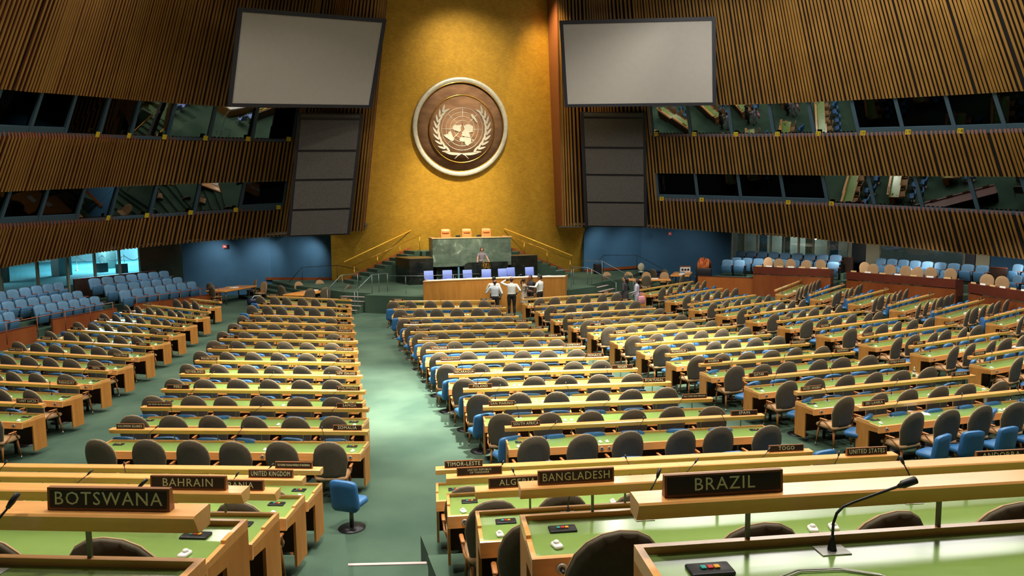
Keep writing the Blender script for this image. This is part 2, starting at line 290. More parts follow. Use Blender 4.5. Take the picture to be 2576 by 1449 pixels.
def procedural():
    # carpet: green pile with worn, paler paths
    m = bpy.data.materials.new('green_carpet'); m.use_nodes = True; t = m.node_tree; b = t.nodes['Principled BSDF']
    tc = _n(t, 'ShaderNodeTexCoord'); n1 = _n(t, 'ShaderNodeTexNoise'); n1.inputs['Scale'].default_value = .55; n1.inputs['Detail'].default_value = 6
    t.links.new(tc.outputs['Object'], n1.inputs['Vector'])
    n2 = _n(t, 'ShaderNodeTexNoise'); n2.inputs['Scale'].default_value = 45; t.links.new(tc.outputs['Object'], n2.inputs['Vector'])
    cr = _n(t, 'ShaderNodeValToRGB'); e = cr.color_ramp.elements
    e[0].position = .34; e[0].color = (.021, .058, .036, 1); e[1].position = .66; e[1].color = (.058, .108, .070, 1)
    t.links.new(n1.outputs['Fac'], cr.inputs[0])
    mx = _n(t, 'ShaderNodeMixRGB', blend_type='MULTIPLY'); mx.inputs[0].default_value = .5; t.links.new(cr.outputs[0], mx.inputs[1])
    c2 = _n(t, 'ShaderNodeValToRGB'); c2.color_ramp.elements[0].color = (.6, .6, .6, 1); t.links.new(n2.outputs['Fac'], c2.inputs[0]); t.links.new(c2.outputs[0], mx.inputs[2])
    t.links.new(mx.outputs[0], b.inputs['Base Color']); b.inputs['Roughness'].default_value = .95; b.inputs['Sheen Weight'].default_value = .0
    M['carpet'] = m
    # gold leaf in small squares
    m = bpy.data.materials.new('gold_leaf'); m.use_nodes = True; t = m.node_tree; b = t.nodes['Principled BSDF']
    tc = _n(t, 'ShaderNodeTexCoord'); mp = _n(t, 'ShaderNodeMapping'); mp.inputs['Rotation'].default_value = (PI / 2, 0, 0)
    t.links.new(tc.outputs['Object'], mp.inputs[0])
    br = _n(t, 'ShaderNodeTexBrick'); br.inputs['Scale'].default_value = 3.4; br.inputs['Mortar Size'].default_value = .012
    br.inputs['Color1'].default_value = (.74, .42, .05, 1); br.inputs['Color2'].default_value = (.62, .35, .04, 1); br.inputs['Mortar'].default_value = (.52, .29, .03, 1)
    t.links.new(mp.outputs[0], br.inputs['Vector']); nz = _n(t, 'ShaderNodeTexNoise'); nz.inputs['Scale'].default_value = 2.5; nz.inputs['Detail'].default_value = 8
    t.links.new(tc.outputs['Object'], nz.inputs['Vector'])
    mx = _n(t, 'ShaderNodeMixRGB', blend_type='MULTIPLY'); mx.inputs[0].default_value = .35; t.links.new(br.outputs[0], mx.inputs[1]); t.links.new(nz.outputs['Fac'], mx.inputs[2])
    t.links.new(mx.outputs[0], b.inputs['Base Color']); b.inputs['Metallic'].default_value = .55; b.inputs['Roughness'].default_value = .40
    bp = _n(t, 'ShaderNodeBump'); bp.inputs['Strength'].default_value = .25; bp.inputs['Distance'].default_value = .02
    t.links.new(nz.outputs['Fac'], bp.inputs['Height']); t.links.new(bp.outputs[0], b.inputs['Normal']); M['gold'] = m
    # marble
    def marble(nm, c1, c2, vein, tiles, rough):
        m = bpy.data.materials.new(nm); m.use_nodes = True; t = m.node_tree; b = t.nodes['Principled BSDF']
        tc = _n(t, 'ShaderNodeTexCoord'); n0 = _n(t, 'ShaderNodeTexNoise'); n0.inputs['Scale'].default_value = 1.8; n0.inputs['Detail'].default_value = 8; n0.inputs['Distortion'].default_value = 1.5
        t.links.new(tc.outputs['Object'], n0.inputs['Vector'])
        cr = _n(t, 'ShaderNodeValToRGB'); e = cr.color_ramp.elements; e[0].position = .35; e[0].color = (*c1, 1); e[1].position = .62; e[1].color = (*c2, 1)
        v = e.new(.70); v.color = (*vein, 1); v2 = e.new(.74); v2.color = (*c2, 1); t.links.new(n0.outputs['Fac'], cr.inputs[0])
        mp = _n(t, 'ShaderNodeMapping'); mp.inputs['Rotation'].default_value = (PI / 2, 0, 0); t.links.new(tc.outputs['Object'], mp.inputs[0])
        br = _n(t, 'ShaderNodeTexBrick'); br.inputs['Scale'].default_value = tiles; br.inputs['Mortar Size'].default_value = .006; br.inputs['Brick Width'].default_value = .62; br.inputs['Row Height'].default_value = .5
        br.inputs['Color1'].default_value = (.62, .62, .62, 1); br.inputs['Color2'].default_value = (1.1, 1.1, 1.1, 1); br.inputs['Mortar'].default_value = (.5, .5, .5, 1)
        t.links.new(mp.outputs[0], br.inputs['Vector']); mx = _n(t, 'ShaderNodeMixRGB', blend_type='MULTIPLY'); mx.inputs[0].default_value = .8
        t.links.new(cr.outputs[0], mx.inputs[1]); t.links.new(br.outputs[0], mx.inputs[2]); t.links.new(mx.outputs[0], b.inputs['Base Color']); b.inputs['Roughness'].default_value = rough
        return m
    M['marble'] = marble('green_marble', (.075, .115, .085), (.125, .17, .13), (.30, .36, .28), .95, .35)
    M['black_marble'] = marble('black_marble', (.008, .011, .010), (.018, .024, .02), (.09, .10, .09), .01, .15)
    # glass
    def glass(nm, tint, refl, rough=.02, opaque=.0):
        m = bpy.data.materials.new(nm); m.use_nodes = True; t = m.node_tree; t.nodes.remove(t.nodes['Principled BSDF']); out = t.nodes['Material Output']
        tr = _n(t, 'ShaderNodeBsdfTransparent'); tr.inputs[0].default_value = (*tint, 1); gl = _n(t, 'ShaderNodeBsdfGlossy'); gl.inputs['Roughness'].default_value = rough; gl.inputs[0].default_value = (.9, .95, .95, 1)
        fr = _n(t, 'ShaderNodeFresnel'); fr.inputs[0].default_value = refl; mx = _n(t, 'ShaderNodeMixShader')
        ge = _n(t, 'ShaderNodeNewGeometry'); iv = _n(t, 'ShaderNodeMath', operation='SUBTRACT'); iv.inputs[0].default_value = 1.0; ml = _n(t, 'ShaderNodeMath', operation='MULTIPLY')
        t.links.new(ge.outputs['Backfacing'], iv.inputs[1]); t.links.new(fr.outputs[0], ml.inputs[0]); t.links.new(iv.outputs[0], ml.inputs[1]); t.links.new(ml.outputs[0], mx.inputs[0]); t.links.new(tr.outputs[0], mx.inputs[1]); t.links.new(gl.outputs[0], mx.inputs[2]); t.links.new(mx.outputs[0], out.inputs[0]); return m
    M['booth_glass'] = glass('booth_glass', (.05, .08, .08), 3.2)
    M['dark_glass'] = glass('dark_booth_glass', (.10, .12, .14), 1.2)
    M['corridor_glass'] = glass('corridor_glass', (.72, .82, .82), 1.75)
    # slat face: stained, patchy wood
    m = mat('wall_slat_wood', (.225, .108, .018), .5, col2=(.29, .146, .028), scale=.9, det=8); M['slat'] = m
    M['slat_side'] = mat('wall_slat_edge', (.12, .035, .012), .6)
    M['slat_back'] = mat('wall_backing', (.012, .011, .010), .9)
procedural()

# ---------------------------------------------------------------- mesh helpers
class MB:
    def __init__(s): s.v = []; s.f = []; s.m = []; s.sm = []
    def add(s, vs, fs, mi=0, smooth=False):
        o = len(s.v); s.v += [Vector(v) for v in vs]
        for f in fs: s.f.append([o + i for i in f]); s.m.append(mi); s.sm.append(smooth)
        return s
    def box(s, x0, x1, y0, y1, z0, z1, mi=0):
        return s.add([(x0, y0, z0), (x1, y0, z0), (x1, y1, z0), (x0, y1, z0), (x0, y0, z1), (x1, y0, z1), (x1, y1, z1), (x0, y1, z1)],
                     [(0, 3, 2, 1), (4, 5, 6, 7), (0, 1, 5, 4), (1, 2, 6, 5), (2, 3, 7, 6), (3, 0, 4, 7)], mi)
    def rbox(s, x0, x1, y0, y1, z0, z1, r, mi=0):   # box with rounded vertical and softened top edges
        pts = []
        for cx, cy, a0 in ((x1 - r, y1 - r, 0), (x0 + r, y1 - r, 90), (x0 + r, y0 + r, 180), (x1 - r, y0 + r, 270)):
            for k in range(4): a = math.radians(a0 + k * 30); pts.append((cx + r * math.cos(a), cy + r * math.sin(a)))
        n = len(pts); cx, cy = (x0 + x1) / 2, (y0 + y1) / 2; q = min(r, (z1 - z0) * .45)
        def ring(z, sh): return [(cx + (px - cx) * (1 - sh / max(.001, (x1 - x0) / 2)), cy + (py - cy) * (1 - sh / max(.001, (y1 - y0) / 2)), z) for px, py in pts]
        rings = [ring(z0, q * .5), ring(z0 + q * .5, 0), ring(z1 - q, 0), ring(z1 - q * .3, q * .3), ring(z1, q)]
        vs = [p for rg in rings for p in rg]; fs = []
        for k in range(4):
            for i in range(n): j = (i + 1) % n; fs.append((k * n + i, k * n + j, (k + 1) * n + j, (k + 1) * n + i))
        fs.append(tuple(reversed(range(n)))); fs.append(tuple(4 * n + i for i in range(n)))
        return s.add(vs, fs, mi, True)
    def prism(s, prof, x0, x1, mi=0):               # profile in y,z pushed along x
        n = len(prof); vs = [(x0, y, z) for y, z in prof] + [(x1, y, z) for y, z in prof]
        return s.add(vs, [(i, (i + 1) % n, n + (i + 1) % n, n + i) for i in range(n)] + [tuple(reversed(range(n))), tuple(range(n, 2 * n))], mi)
    def poly(s, pts, z0, z1, mi=0):                 # plan polygon (counter-clockwise) raised from z0 to z1
        n = len(pts); vs = [(x, y, z0) for x, y in pts] + [(x, y, z1) for x, y in pts]
        return s.add(vs, [(i, (i + 1) % n, n + (i + 1) % n, n + i) for i in range(n)] + [tuple(reversed(range(n))), tuple(range(n, 2 * n))], mi)
    def tube(s, path, r, n=6, mi=0, cap=True, closed=False):
        path = [Vector(p) for p in path]; rs = r if isinstance(r, (list, tuple)) else [r] * len(path); o = []; fs = []; up = None
        for i, p in enumerate(path):
            if closed: d = path[(i + 1) % len(path)] - path[i - 1]
            else: d = path[min(i + 1, len(path) - 1)] - path[max(i - 1, 0)]
            d.normalize()
            if up is None: up = Vector((0, 0, 1)) if abs(d.z) < .9 else Vector((1, 0, 0))
            a = d.cross(up); a.normalize(); b = a.cross(d); up = b
            for k in range(n): t = 2 * PI * k / n; o.append(p + (a * math.cos(t) + b * math.sin(t)) * rs[i])
        L = len(path); rng = L if closed else L - 1
        for i in range(rng):
            i2 = (i + 1) % L
            for k in range(n): j = (k + 1) % n; fs.append((i * n + k, i * n + j, i2 * n + j, i2 * n + k))
        if cap and not closed: fs.append(tuple(reversed(range(n)))); fs.append(tuple((L - 1) * n + k for k in range(n)))
        return s.add(o, fs, mi, True)
    def lathe(s, prof, n=16, mi=0, c=(0, 0, 0), cap=True):    # (r,z) pairs about the z axis
        vs = []; fs = []
        for r, z in prof:
            for k in range(n): t = 2 * PI * k / n; vs.append((c[0] + r * math.cos(t), c[1] + r * math.sin(t), c[2] + z))
        for i in range(len(prof) - 1):
            for k in range(n): j = (k + 1) % n; fs.append((i * n + k, i * n + j, (i + 1) * n + j, (i + 1) * n + k))
        if cap: fs.append(tuple(reversed(range(n)))); fs.append(tuple((len(prof) - 1) * n + k for k in range(n)))
        return s.add(vs, fs, mi, True)
    def ball(s, c, r, mi=0, n=10):
        rx, ry, rz = r if isinstance(r, (tuple, list)) else (r, r, r); vs = [(c[0], c[1], c[2] - rz)]; fs = []; k = n // 2
        for i in range(1, k):
            a = PI * i / k - PI / 2
            for j in range(n): t = 2 * PI * j / n; vs.append((c[0] + rx * math.cos(a) * math.cos(t), c[1] + ry * math.cos(a) * math.sin(t), c[2] + rz * math.sin(a)))
        vs.append((c[0], c[1], c[2] + rz)); top = len(vs) - 1
        for j in range(n):
            j2 = (j + 1) % n; fs.append((0, 1 + j2, 1 + j)); fs.append((top, top - n + j, top - n + j2))
            for i in range(k - 2): a = 1 + i * n; fs.append((a + j, a + j2, a + n + j2, a + n + j))
        return s.add(vs, fs, mi, True)
    def xf(s, M4, start=0):
        for i in range(start, len(s.v)): s.v[i] = M4 @ s.v[i]
        return s
    def mesh(s, name, mats):
        me = bpy.data.meshes.new(name); me.from_pydata([tuple(v) for v in s.v], [], s.f)
        for m_ in (mats if isinstance(mats, (list, tuple)) else [mats]): me.materials.append(m_)
        me.polygons.foreach_set('material_index', s.m); me.polygons.foreach_set('use_smooth', s.sm); me.update()
        return me
    def build(s, name, mats, parent=None, loc=None, rz=0):
        o = bpy.data.objects.new(name, s.mesh(name, mats)); COL.objects.link(o)
        if parent: o.parent = parent
        if loc is not None: o.location = loc
        if rz: o.rotation_euler.z = rz
        return o
def meshobj(name, me, parent=None, loc=None, rz=0):
    o = bpy.data.objects.new(name, me); COL.objects.link(o)
    if parent: o.parent = parent
    if loc is not None: o.location = loc
    if rz: o.rotation_euler.z = rz
    return o
def tag(o, label=None, cat=None, group=None, kind=None):
    if label: o['label'] = label
    if cat: o['category'] = cat
    if group: o['group'] = group
    if kind: o['kind'] = kind
    return o
def struct(o): o['kind'] = 'structure'; return o
def empty(name, loc, rz=0, label=None, cat=None, group=None):
    o = bpy.data.objects.new(name, None); COL.objects.link(o); o.location = loc; o.rotation_euler = (0, 0, rz); o.empty_display_size = .2
    return tag(o, label, cat, group)
CHILDREN = {}
def dup(root, loc, rz):
    r = root.copy(); COL.objects.link(r); r.location = loc; r.rotation_euler = (0, 0, rz)
    for ch in CHILDREN.setdefault(root.name, list(root.children)):
        c = ch.copy(); COL.objects.link(c); c.parent = r
        for g in CHILDREN.setdefault(ch.name, list(ch.children)):
            d = g.copy(); COL.objects.link(d); d.parent = c
    return r
ORD = ['first', 'second', 'third', 'fourth', 'fifth', 'sixth', 'seventh', 'eighth', 'ninth', 'tenth']
def text_mesh(s, cap, maxw, mt):
    cu = bpy.data.curves.new('t', 'FONT'); cu.body = s; cu.align_x = 'CENTER'; cu.align_y = 'CENTER'; cu.size = cap / .69; cu.extrude = .0015; cu.resolution_u = 2; cu.space_character = 1.12
    o = bpy.data.objects.new('t', cu); COL.objects.link(o); bpy.context.view_layer.update()
    dg = bpy.context.evaluated_depsgraph_get(); me = bpy.data.meshes.new_from_object(o.evaluated_get(dg))
    bpy.data.objects.remove(o); bpy.data.curves.remove(cu)
    xs = [v.co.x for v in me.vertices] or [0]; w_ = max(xs) - min(xs)
    if w_ > maxw:
        k = maxw / w_
        for v in me.vertices: v.co.x *= k
        if k < .62:
            for v in me.vertices: v.co.y *= max(.55, k * 1.35)
    me.materials.clear(); me.materials.append(mt); me.name = 'lettering'; return me
# ================================================================ SETTING
def ground():
    f = MB().poly([(-34, -6), (38, -6), (38, 56), (-34, 56)], -.1, 0); struct(f.build('floor', M['carpet']))
    c = MB().poly([(-34, -6), (38, -6), (38, 56), (-34, 56)], CEIL, CEIL + .2); struct(c.build('ceiling', M['ceiling']))
    for x, y in LAMPS:
        l = MB().lathe([(.62, 0), (.62, -.05), (.5, -.06)], 20); o = l.build('ceiling_lamp', M['black_metal'], loc=(x, y, CEIL))
        tag(o, 'round recessed downlight in the dark ceiling', 'lamp', 'recessed ceiling downlights')
        MB().lathe([(.5, 0), (.5, -.02)], 20).build('lamp_lens', M['lamp'], o, (0, 0, -.061))
    for i, (x, y) in enumerate([(11.5 + .73 * 3.15 * i_ - .68 * 3.85 * j_, 24.5 + .68 * 3.15 * i_ + .73 * 3.85 * j_) for i_ in (-1, 0, 1) for j_ in (-1.5, -.5, .5, 1.5)]):  # added panels, out of view, placed where the right-hand desktops mirror them
        o = MB().box(-1.55, 1.55, -1.9, 1.9, -.08, 0).build('added_reflection_panel', M['black_metal'], loc=(x, y, 15.8), rz=.75)
        tag(o, 'added unseen luminous panel that puts the white reflection on the right-hand desktops', 'lamp', 'added luminous panels')
        MB().box(-1.45, 1.45, -1.8, 1.8, -.1, -.085).build('lamp_lens', M['added_panel_glow'], o)
def wall_floods():
    for x, y, z in [(-9.08, 34.73, 16.60), (-18.72, 38.37, 16.60), (-0.90, 31.99, 16.60), (5.76, 32.60, 16.60), (16.65, 29.49, 16.60), (18.03, 26.72, 16.60), (-13.37, 36.11, 16.60), (11.16, 30.97, 16.60)]:
        rt = empty('flood_lamp', (x, y, z), 0, 'round flood lamp hanging from the ceiling in front of the slatted wall', 'lamp', 'flood lamps at the wall tops'); rt.rotation_euler = (Vector((-7, 8, 0)) - Vector((x, y, z))).to_track_quat('-Z', 'Y').to_euler()
        MB().lathe([(.62, -.02), (.66, .1), (.3, .5), (.1, .55)], 24).build('housing', M['black_metal'], rt); MB().lathe([(.58, -.05), (.58, -.03)], 24).build('lamp_lens', M['flood'], rt); MB().tube([(0, 0, .5), (0, .15, .75)], .03, 6).build('bracket', M['black_metal'], rt)
M['flood'] = mat('flood_lens', (1, 1, 1), .5, emit=(1, .95, .85), es=30)
wall_floods()
M['added_panel_glow'] = mat('added_panel_lens', (1, 1, 1), .5, emit=(1, .97, .9), es=7.0)  # glow of the added panels, meant for the desktop reflections
ground()

def tiers():
    # seating tiers at the back of the hall: a block left and a block right of the aisle, with aisle steps between
    for k, (z, rowL, rowR) in enumerate([(r4, a_, b_) for r4, a_, b_ in TIERS]):
        (lx, ly), (rx, ry) = rowR                       # right block, bar line of the row, left and right end
        d = Vector((rx - lx, ry - ly, 0)).normalized(); n = Vector((-d.y, d.x, 0))
        A = Vector((lx, ly, 0)) - d * .22 + n * .16; B = Vector((lx, ly, 0)) + d * 12 + n * .16
        b = MB().poly([(A.x, A.y), (A.x + .25, -6 - k * .01), (B.x, -6 - k * .01), (B.x, B.y)], 0 if k == 0 else PREV[0], z); struct(b.build('floor_tier', M['carpet']))
        (lx, ly), (rx, ry) = rowL
        d = Vector((rx - lx, ry - ly, 0)).normalized(); n = Vector((-d.y, d.x, 0))
        B = Vector((rx, ry, 0)) + d * .22 + n * .16; A = Vector((rx, ry, 0)) - d * 12 + n * .16
        b = MB().poly([(A.x, A.y), (A.x, -6 - k * .01), (B.x - .1, -6 - k * .01), (B.x, B.y)], 0 if k == 0 else PREV[0], z); struct(b.build('floor_tier', M['carpet']))
        PREV[0] = z
    for k in range(13):
        y = 8.98 - (k * .42 + (.35 if k else 0)); z = .18 * (k + 1)
        s_ = MB().poly([(-9.35, y - .70), (-7.3, y - 1.23), (-7.3, y - .43), (-9.35, y + .10)], 0, z); struct(s_.build('floor_aisle_step', M['carpet']))
        if k: continue
        o = MB().poly([(-9.35, y + .055), (-7.3, y - .48), (-7.3, y - .425), (-9.35, y + .11)], z, z + .012).build('trim_step_nosing', M['nosing']); struct(o)
PREV = [0]
tiers()

def lerp(a, b, t): return a + (b - a) * t
class WallCurve:
    def __init__(s, ctl):
        s.c = [(Vector(p), Vector(d), ss) for p, d, ss in ctl]; s.u = [0]
        for i in range(1, len(s.c)): s.u.append(s.u[-1] + (s.c[i][0] - s.c[i - 1][0]).length)
        s.L = s.u[-1]
    def at(s, u):
        i = 0
        while i < len(s.u) - 2 and u > s.u[i + 1]: i += 1
        t = (u - s.u[i]) / (s.u[i + 1] - s.u[i])
        p0 = s.c[max(i - 1, 0)][0]; p1 = s.c[i][0]; p2 = s.c[i + 1][0]; p3 = s.c[min(i + 2, len(s.c) - 1)][0]
        m1 = (p2 - p0) * .5; m2 = (p3 - p1) * .5; t2 = t * t; t3 = t2 * t
        P = p1 * (2 * t3 - 3 * t2 + 1) + m1 * (t3 - 2 * t2 + t) + p2 * (3 * t2 - 2 * t3) + m2 * (t3 - t2)
        d = s.c[i][1].lerp(s.c[i + 1][1], t); ss = [lerp(a, b, t) for a, b in zip(s.c[i][2], s.c[i + 1][2])]
        return P, d, ss
    def frame(s, u, sgn):
        P, d, ss = s.at(u); T = s.at(min(u + .1, s.L))[0] - s.at(max(u - .1, 0))[0]; T.normalize()
        N = T.cross(d); N.normalize()
        if N.z > 0: N = -N      # the walls lean inwards, so they face down a little
        return P, d, ss, T, N
def slat_wall(name, ctl, sgn, ub, dark, tags):
    W = WallCurve(ctl); wall = MB(); rnd = random.Random(11)
    def top_s(P, d): return (CEIL - P.z) / d.z
    def slat(u, s0, s1, point, w=.105):
        P, d, ss, T, N = W.frame(u, sgn); a, b = P + d * s0, P + d * s1; h = w / 2; dp = .11; q = d * (.16 if point else 0)
        vs = [a - T * h, a + T * h, a + T * h + N * dp, a - T * h + N * dp, b - T * h + q, b + T * h + q, b + T * h + N * dp, b - T * h + N * dp]
        wall.add(vs, [(0, 1, 2, 3), (4, 7, 6, 5)], 1); wall.add(vs, [(3, 2, 6, 7)], 0); wall.add(vs, [(0, 3, 7, 4), (1, 5, 6, 2)], 1)
    u = .08; k = 0
    while u < W.L - .1:
        P, d, ss, T, N = W.frame(u, sgn); tp = top_s(P, d)
        segs = [(0, tp, False)] if u < ub else [(0, ss[0] - .12, True), (ss[1], ss[2] - .12, True), (ss[3], tp, False)]
        for s0, s1, pt in segs: slat(u, s0, s1, pt, .105 if k % 7 else .085)
        k += 1; u += .205 + rnd.choice([0, 0, 0, .0, .03, .05])
    n = 60                                                                # backing behind the slats
    for i in range(n):
        ua, ub_ = W.L * i / n, W.L * (i + 1) / n; fa, fb = W.frame(ua, sgn), W.frame(ub_, sgn)
        mid = (ua + ub_) / 2
        sa = [(0, 1)] if mid < ub else [(0, 1), (2, 3), (4, 5)]
        ka = [0, top_s(fa[0], fa[1])] if mid < ub else [0, fa[2][0] - .1, fa[2][1], fa[2][2] - .1, fa[2][3], top_s(fa[0], fa[1])]
        kb = [0, top_s(fb[0], fb[1])] if mid < ub else [0, fb[2][0] - .1, fb[2][1], fb[2][2] - .1, fb[2][3], top_s(fb[0], fb[1])]
        for i0, i1 in sa:
            vs = [fa[0] + fa[1] * ka[i0], fb[0] + fb[1] * kb[i0], fb[0] + fb[1] * kb[i1], fa[0] + fa[1] * ka[i1]]
            vb = [v - (fa[4] * .12) for v in vs]
            wall.add(vs + vb, [(0, 1, 2, 3), (4, 7, 6, 5), (0, 4, 5, 1), (3, 2, 6, 7)], 2)
    struct(wall.build(name, [M['slat'], M['slat_side'], M['slat_back']]))
    # booth windows
    pw = 2.42; wn = []
    for band in (0, 1):
        i0 = 0 if band == 0 else 2; cnt = 0; u = ub + .05
        while u + pw < W.L and cnt < 10:
            fa, fb = W.frame(u, sgn), W.frame(u + pw, sgn); N = fa[4]; dk = cnt in dark[band]
            def pt(f, s_, off): return f[0] + f[1] * s_ + N * off
            a0, a1 = fa[2][i0] - .1, fa[2][i0 + 1] + .03; b0, b1 = fb[2][i0] - .1, fb[2][i0 + 1] + .03
            fr = MB(); T = (fb[0] - fa[0]).normalized()
            def bar(p, q, w1, dpt):   # bar between two points, widened along w1
                fr.add([p, q, q + w1, p + w1, p - N * dpt, q - N * dpt, q + w1 - N * dpt, p + w1 - N * dpt],
                       [(0, 1, 2, 3), (4, 7, 6, 5), (0, 4, 5, 1), (3, 2, 6, 7), (0, 3, 7, 4), (1, 5, 6, 2)])
            D = fa[1]
            sill = .34 if dk else .10
            bar(pt(fa, a0, -.02), pt(fb, b0, -.02), D * sill, .12)
            bar(pt(fa, a1 - .06, -.02), pt(fb, b1 - .06, -.02), D * .06, .10)
            bar(pt(fa, a0, .0), pt(fa, a1, .0), T * .12, .12); bar(pt(fb, b0, .0) - T * .05, pt(fb, b1, .0) - T * .05, T * .05, .12)
            bar(pt(fa, a0 - .02, .02), pt(fb, b0 - .02, .02), D * .10, .2)
            wn.append(1); o = fr.build('window_%d' % (len(wn) + (20 if sgn > 0 else 0)), M['slate']); struct(o)
            g = MB(); t_ = .35 if not dk else .0     # the glass leans a little further in at the top
            g0, g1 = a0 + sill, a1 - .05; h0, h1 = b0 + sill, b1 - .05
            vs = [pt(fa, g0, -.10) + T * .12, pt(fb, h0, -.10) - T * .05, pt(fb, h1, -.06) - T * .05, pt(fa, g1, -.06) + T * .12]
            if (vs[1] - vs[0]).cross(vs[3] - vs[0]).dot(N) < 0: vs = [vs[1], vs[0], vs[3], vs[2]]
            g.add(vs + [v - N * .01 for v in vs], [(0, 1, 2, 3), (7, 6, 5, 4), (0, 4, 5, 1), (1, 5, 6, 2), (2, 6, 7, 3), (3, 7, 4, 0)])
            g.build('pane', M['dark_glass' if dk else 'booth_glass'], o)
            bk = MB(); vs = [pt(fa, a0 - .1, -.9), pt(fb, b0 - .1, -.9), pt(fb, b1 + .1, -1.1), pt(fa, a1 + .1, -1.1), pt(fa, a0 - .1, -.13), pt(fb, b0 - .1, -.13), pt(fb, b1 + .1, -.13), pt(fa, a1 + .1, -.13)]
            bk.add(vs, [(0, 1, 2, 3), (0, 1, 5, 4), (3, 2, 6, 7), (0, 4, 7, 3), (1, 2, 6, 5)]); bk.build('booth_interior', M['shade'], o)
            if tags[band] and cnt < len(tags[band]) and tags[band][cnt] is not None:
                s_ = tags[band][cnt]; tp = MB().box(-.12, .12, -.125, .125, 0, .012)
                O = pt(fa, a0 + .13, .06) + T * (.26 if sgn > 0 else .3)
                X = T if T.dot(Vector((1, 0, 0))) > 0 else -T
                Z = -N if N.dot(Vector((-8.9, 0, 4.5)) - O) < 0 else N
                Y = Z.cross(X)
                if Y.z < 0: X = -X; Y = -Y
                Mx = Matrix(((X.x, Y.x, Z.x, O.x), (X.y, Y.y, Z.y, O.y), (X.z, Y.z, Z.z, O.z), (0, 0, 0, 1)))
                to = tp.build('booth_number_tag', M['yellow']); to.matrix_world = Mx
                tag(to, ('yellow tag reading %s, %s booth window from right speaker tower, %s row' % (s_, ORD[cnt], ('lower', 'upper')[band])) if s_ else 'small yellow tag on the %s booth window from the left speaker tower, %s row' % (ORD[cnt], ('lower', 'upper')[band]), 'sign')
                if s_:
                    tm = meshobj('numeral', text_mesh(s_, .15, .2, M['black']), to); tm.location = (0, 0, .014)
            u += pw; cnt += 1
            o.name = 'window_%d' % (len(wn) + (20 if sgn > 0 else 0))
    return W
uL = (Vector(WL[1][0]) - Vector(WL[0][0])).length + (Vector(WL[2][0]) - Vector(WL[1][0])).length
uR = (Vector(WR[1][0]) - Vector(WR[0][0])).length + (Vector(WR[2][0]) - Vector(WR[1][0])).length
WLc = slat_wall('wall_left', WL, -1, uL + .45, ((0, 5, 6, 7, 8), (6, 7, 8, 9)), (['', '', '', '', ''], ['', '', '', '', '', '']))
WRc = slat_wall('wall_right', WR, 1, uR + .55, ((0, 1, 2, 3), (5, 6, 7, 8, 9)), (['9', '8', None, '7', '6'], ['25', '24', '23', '22', '21', '20', '19', '18']))

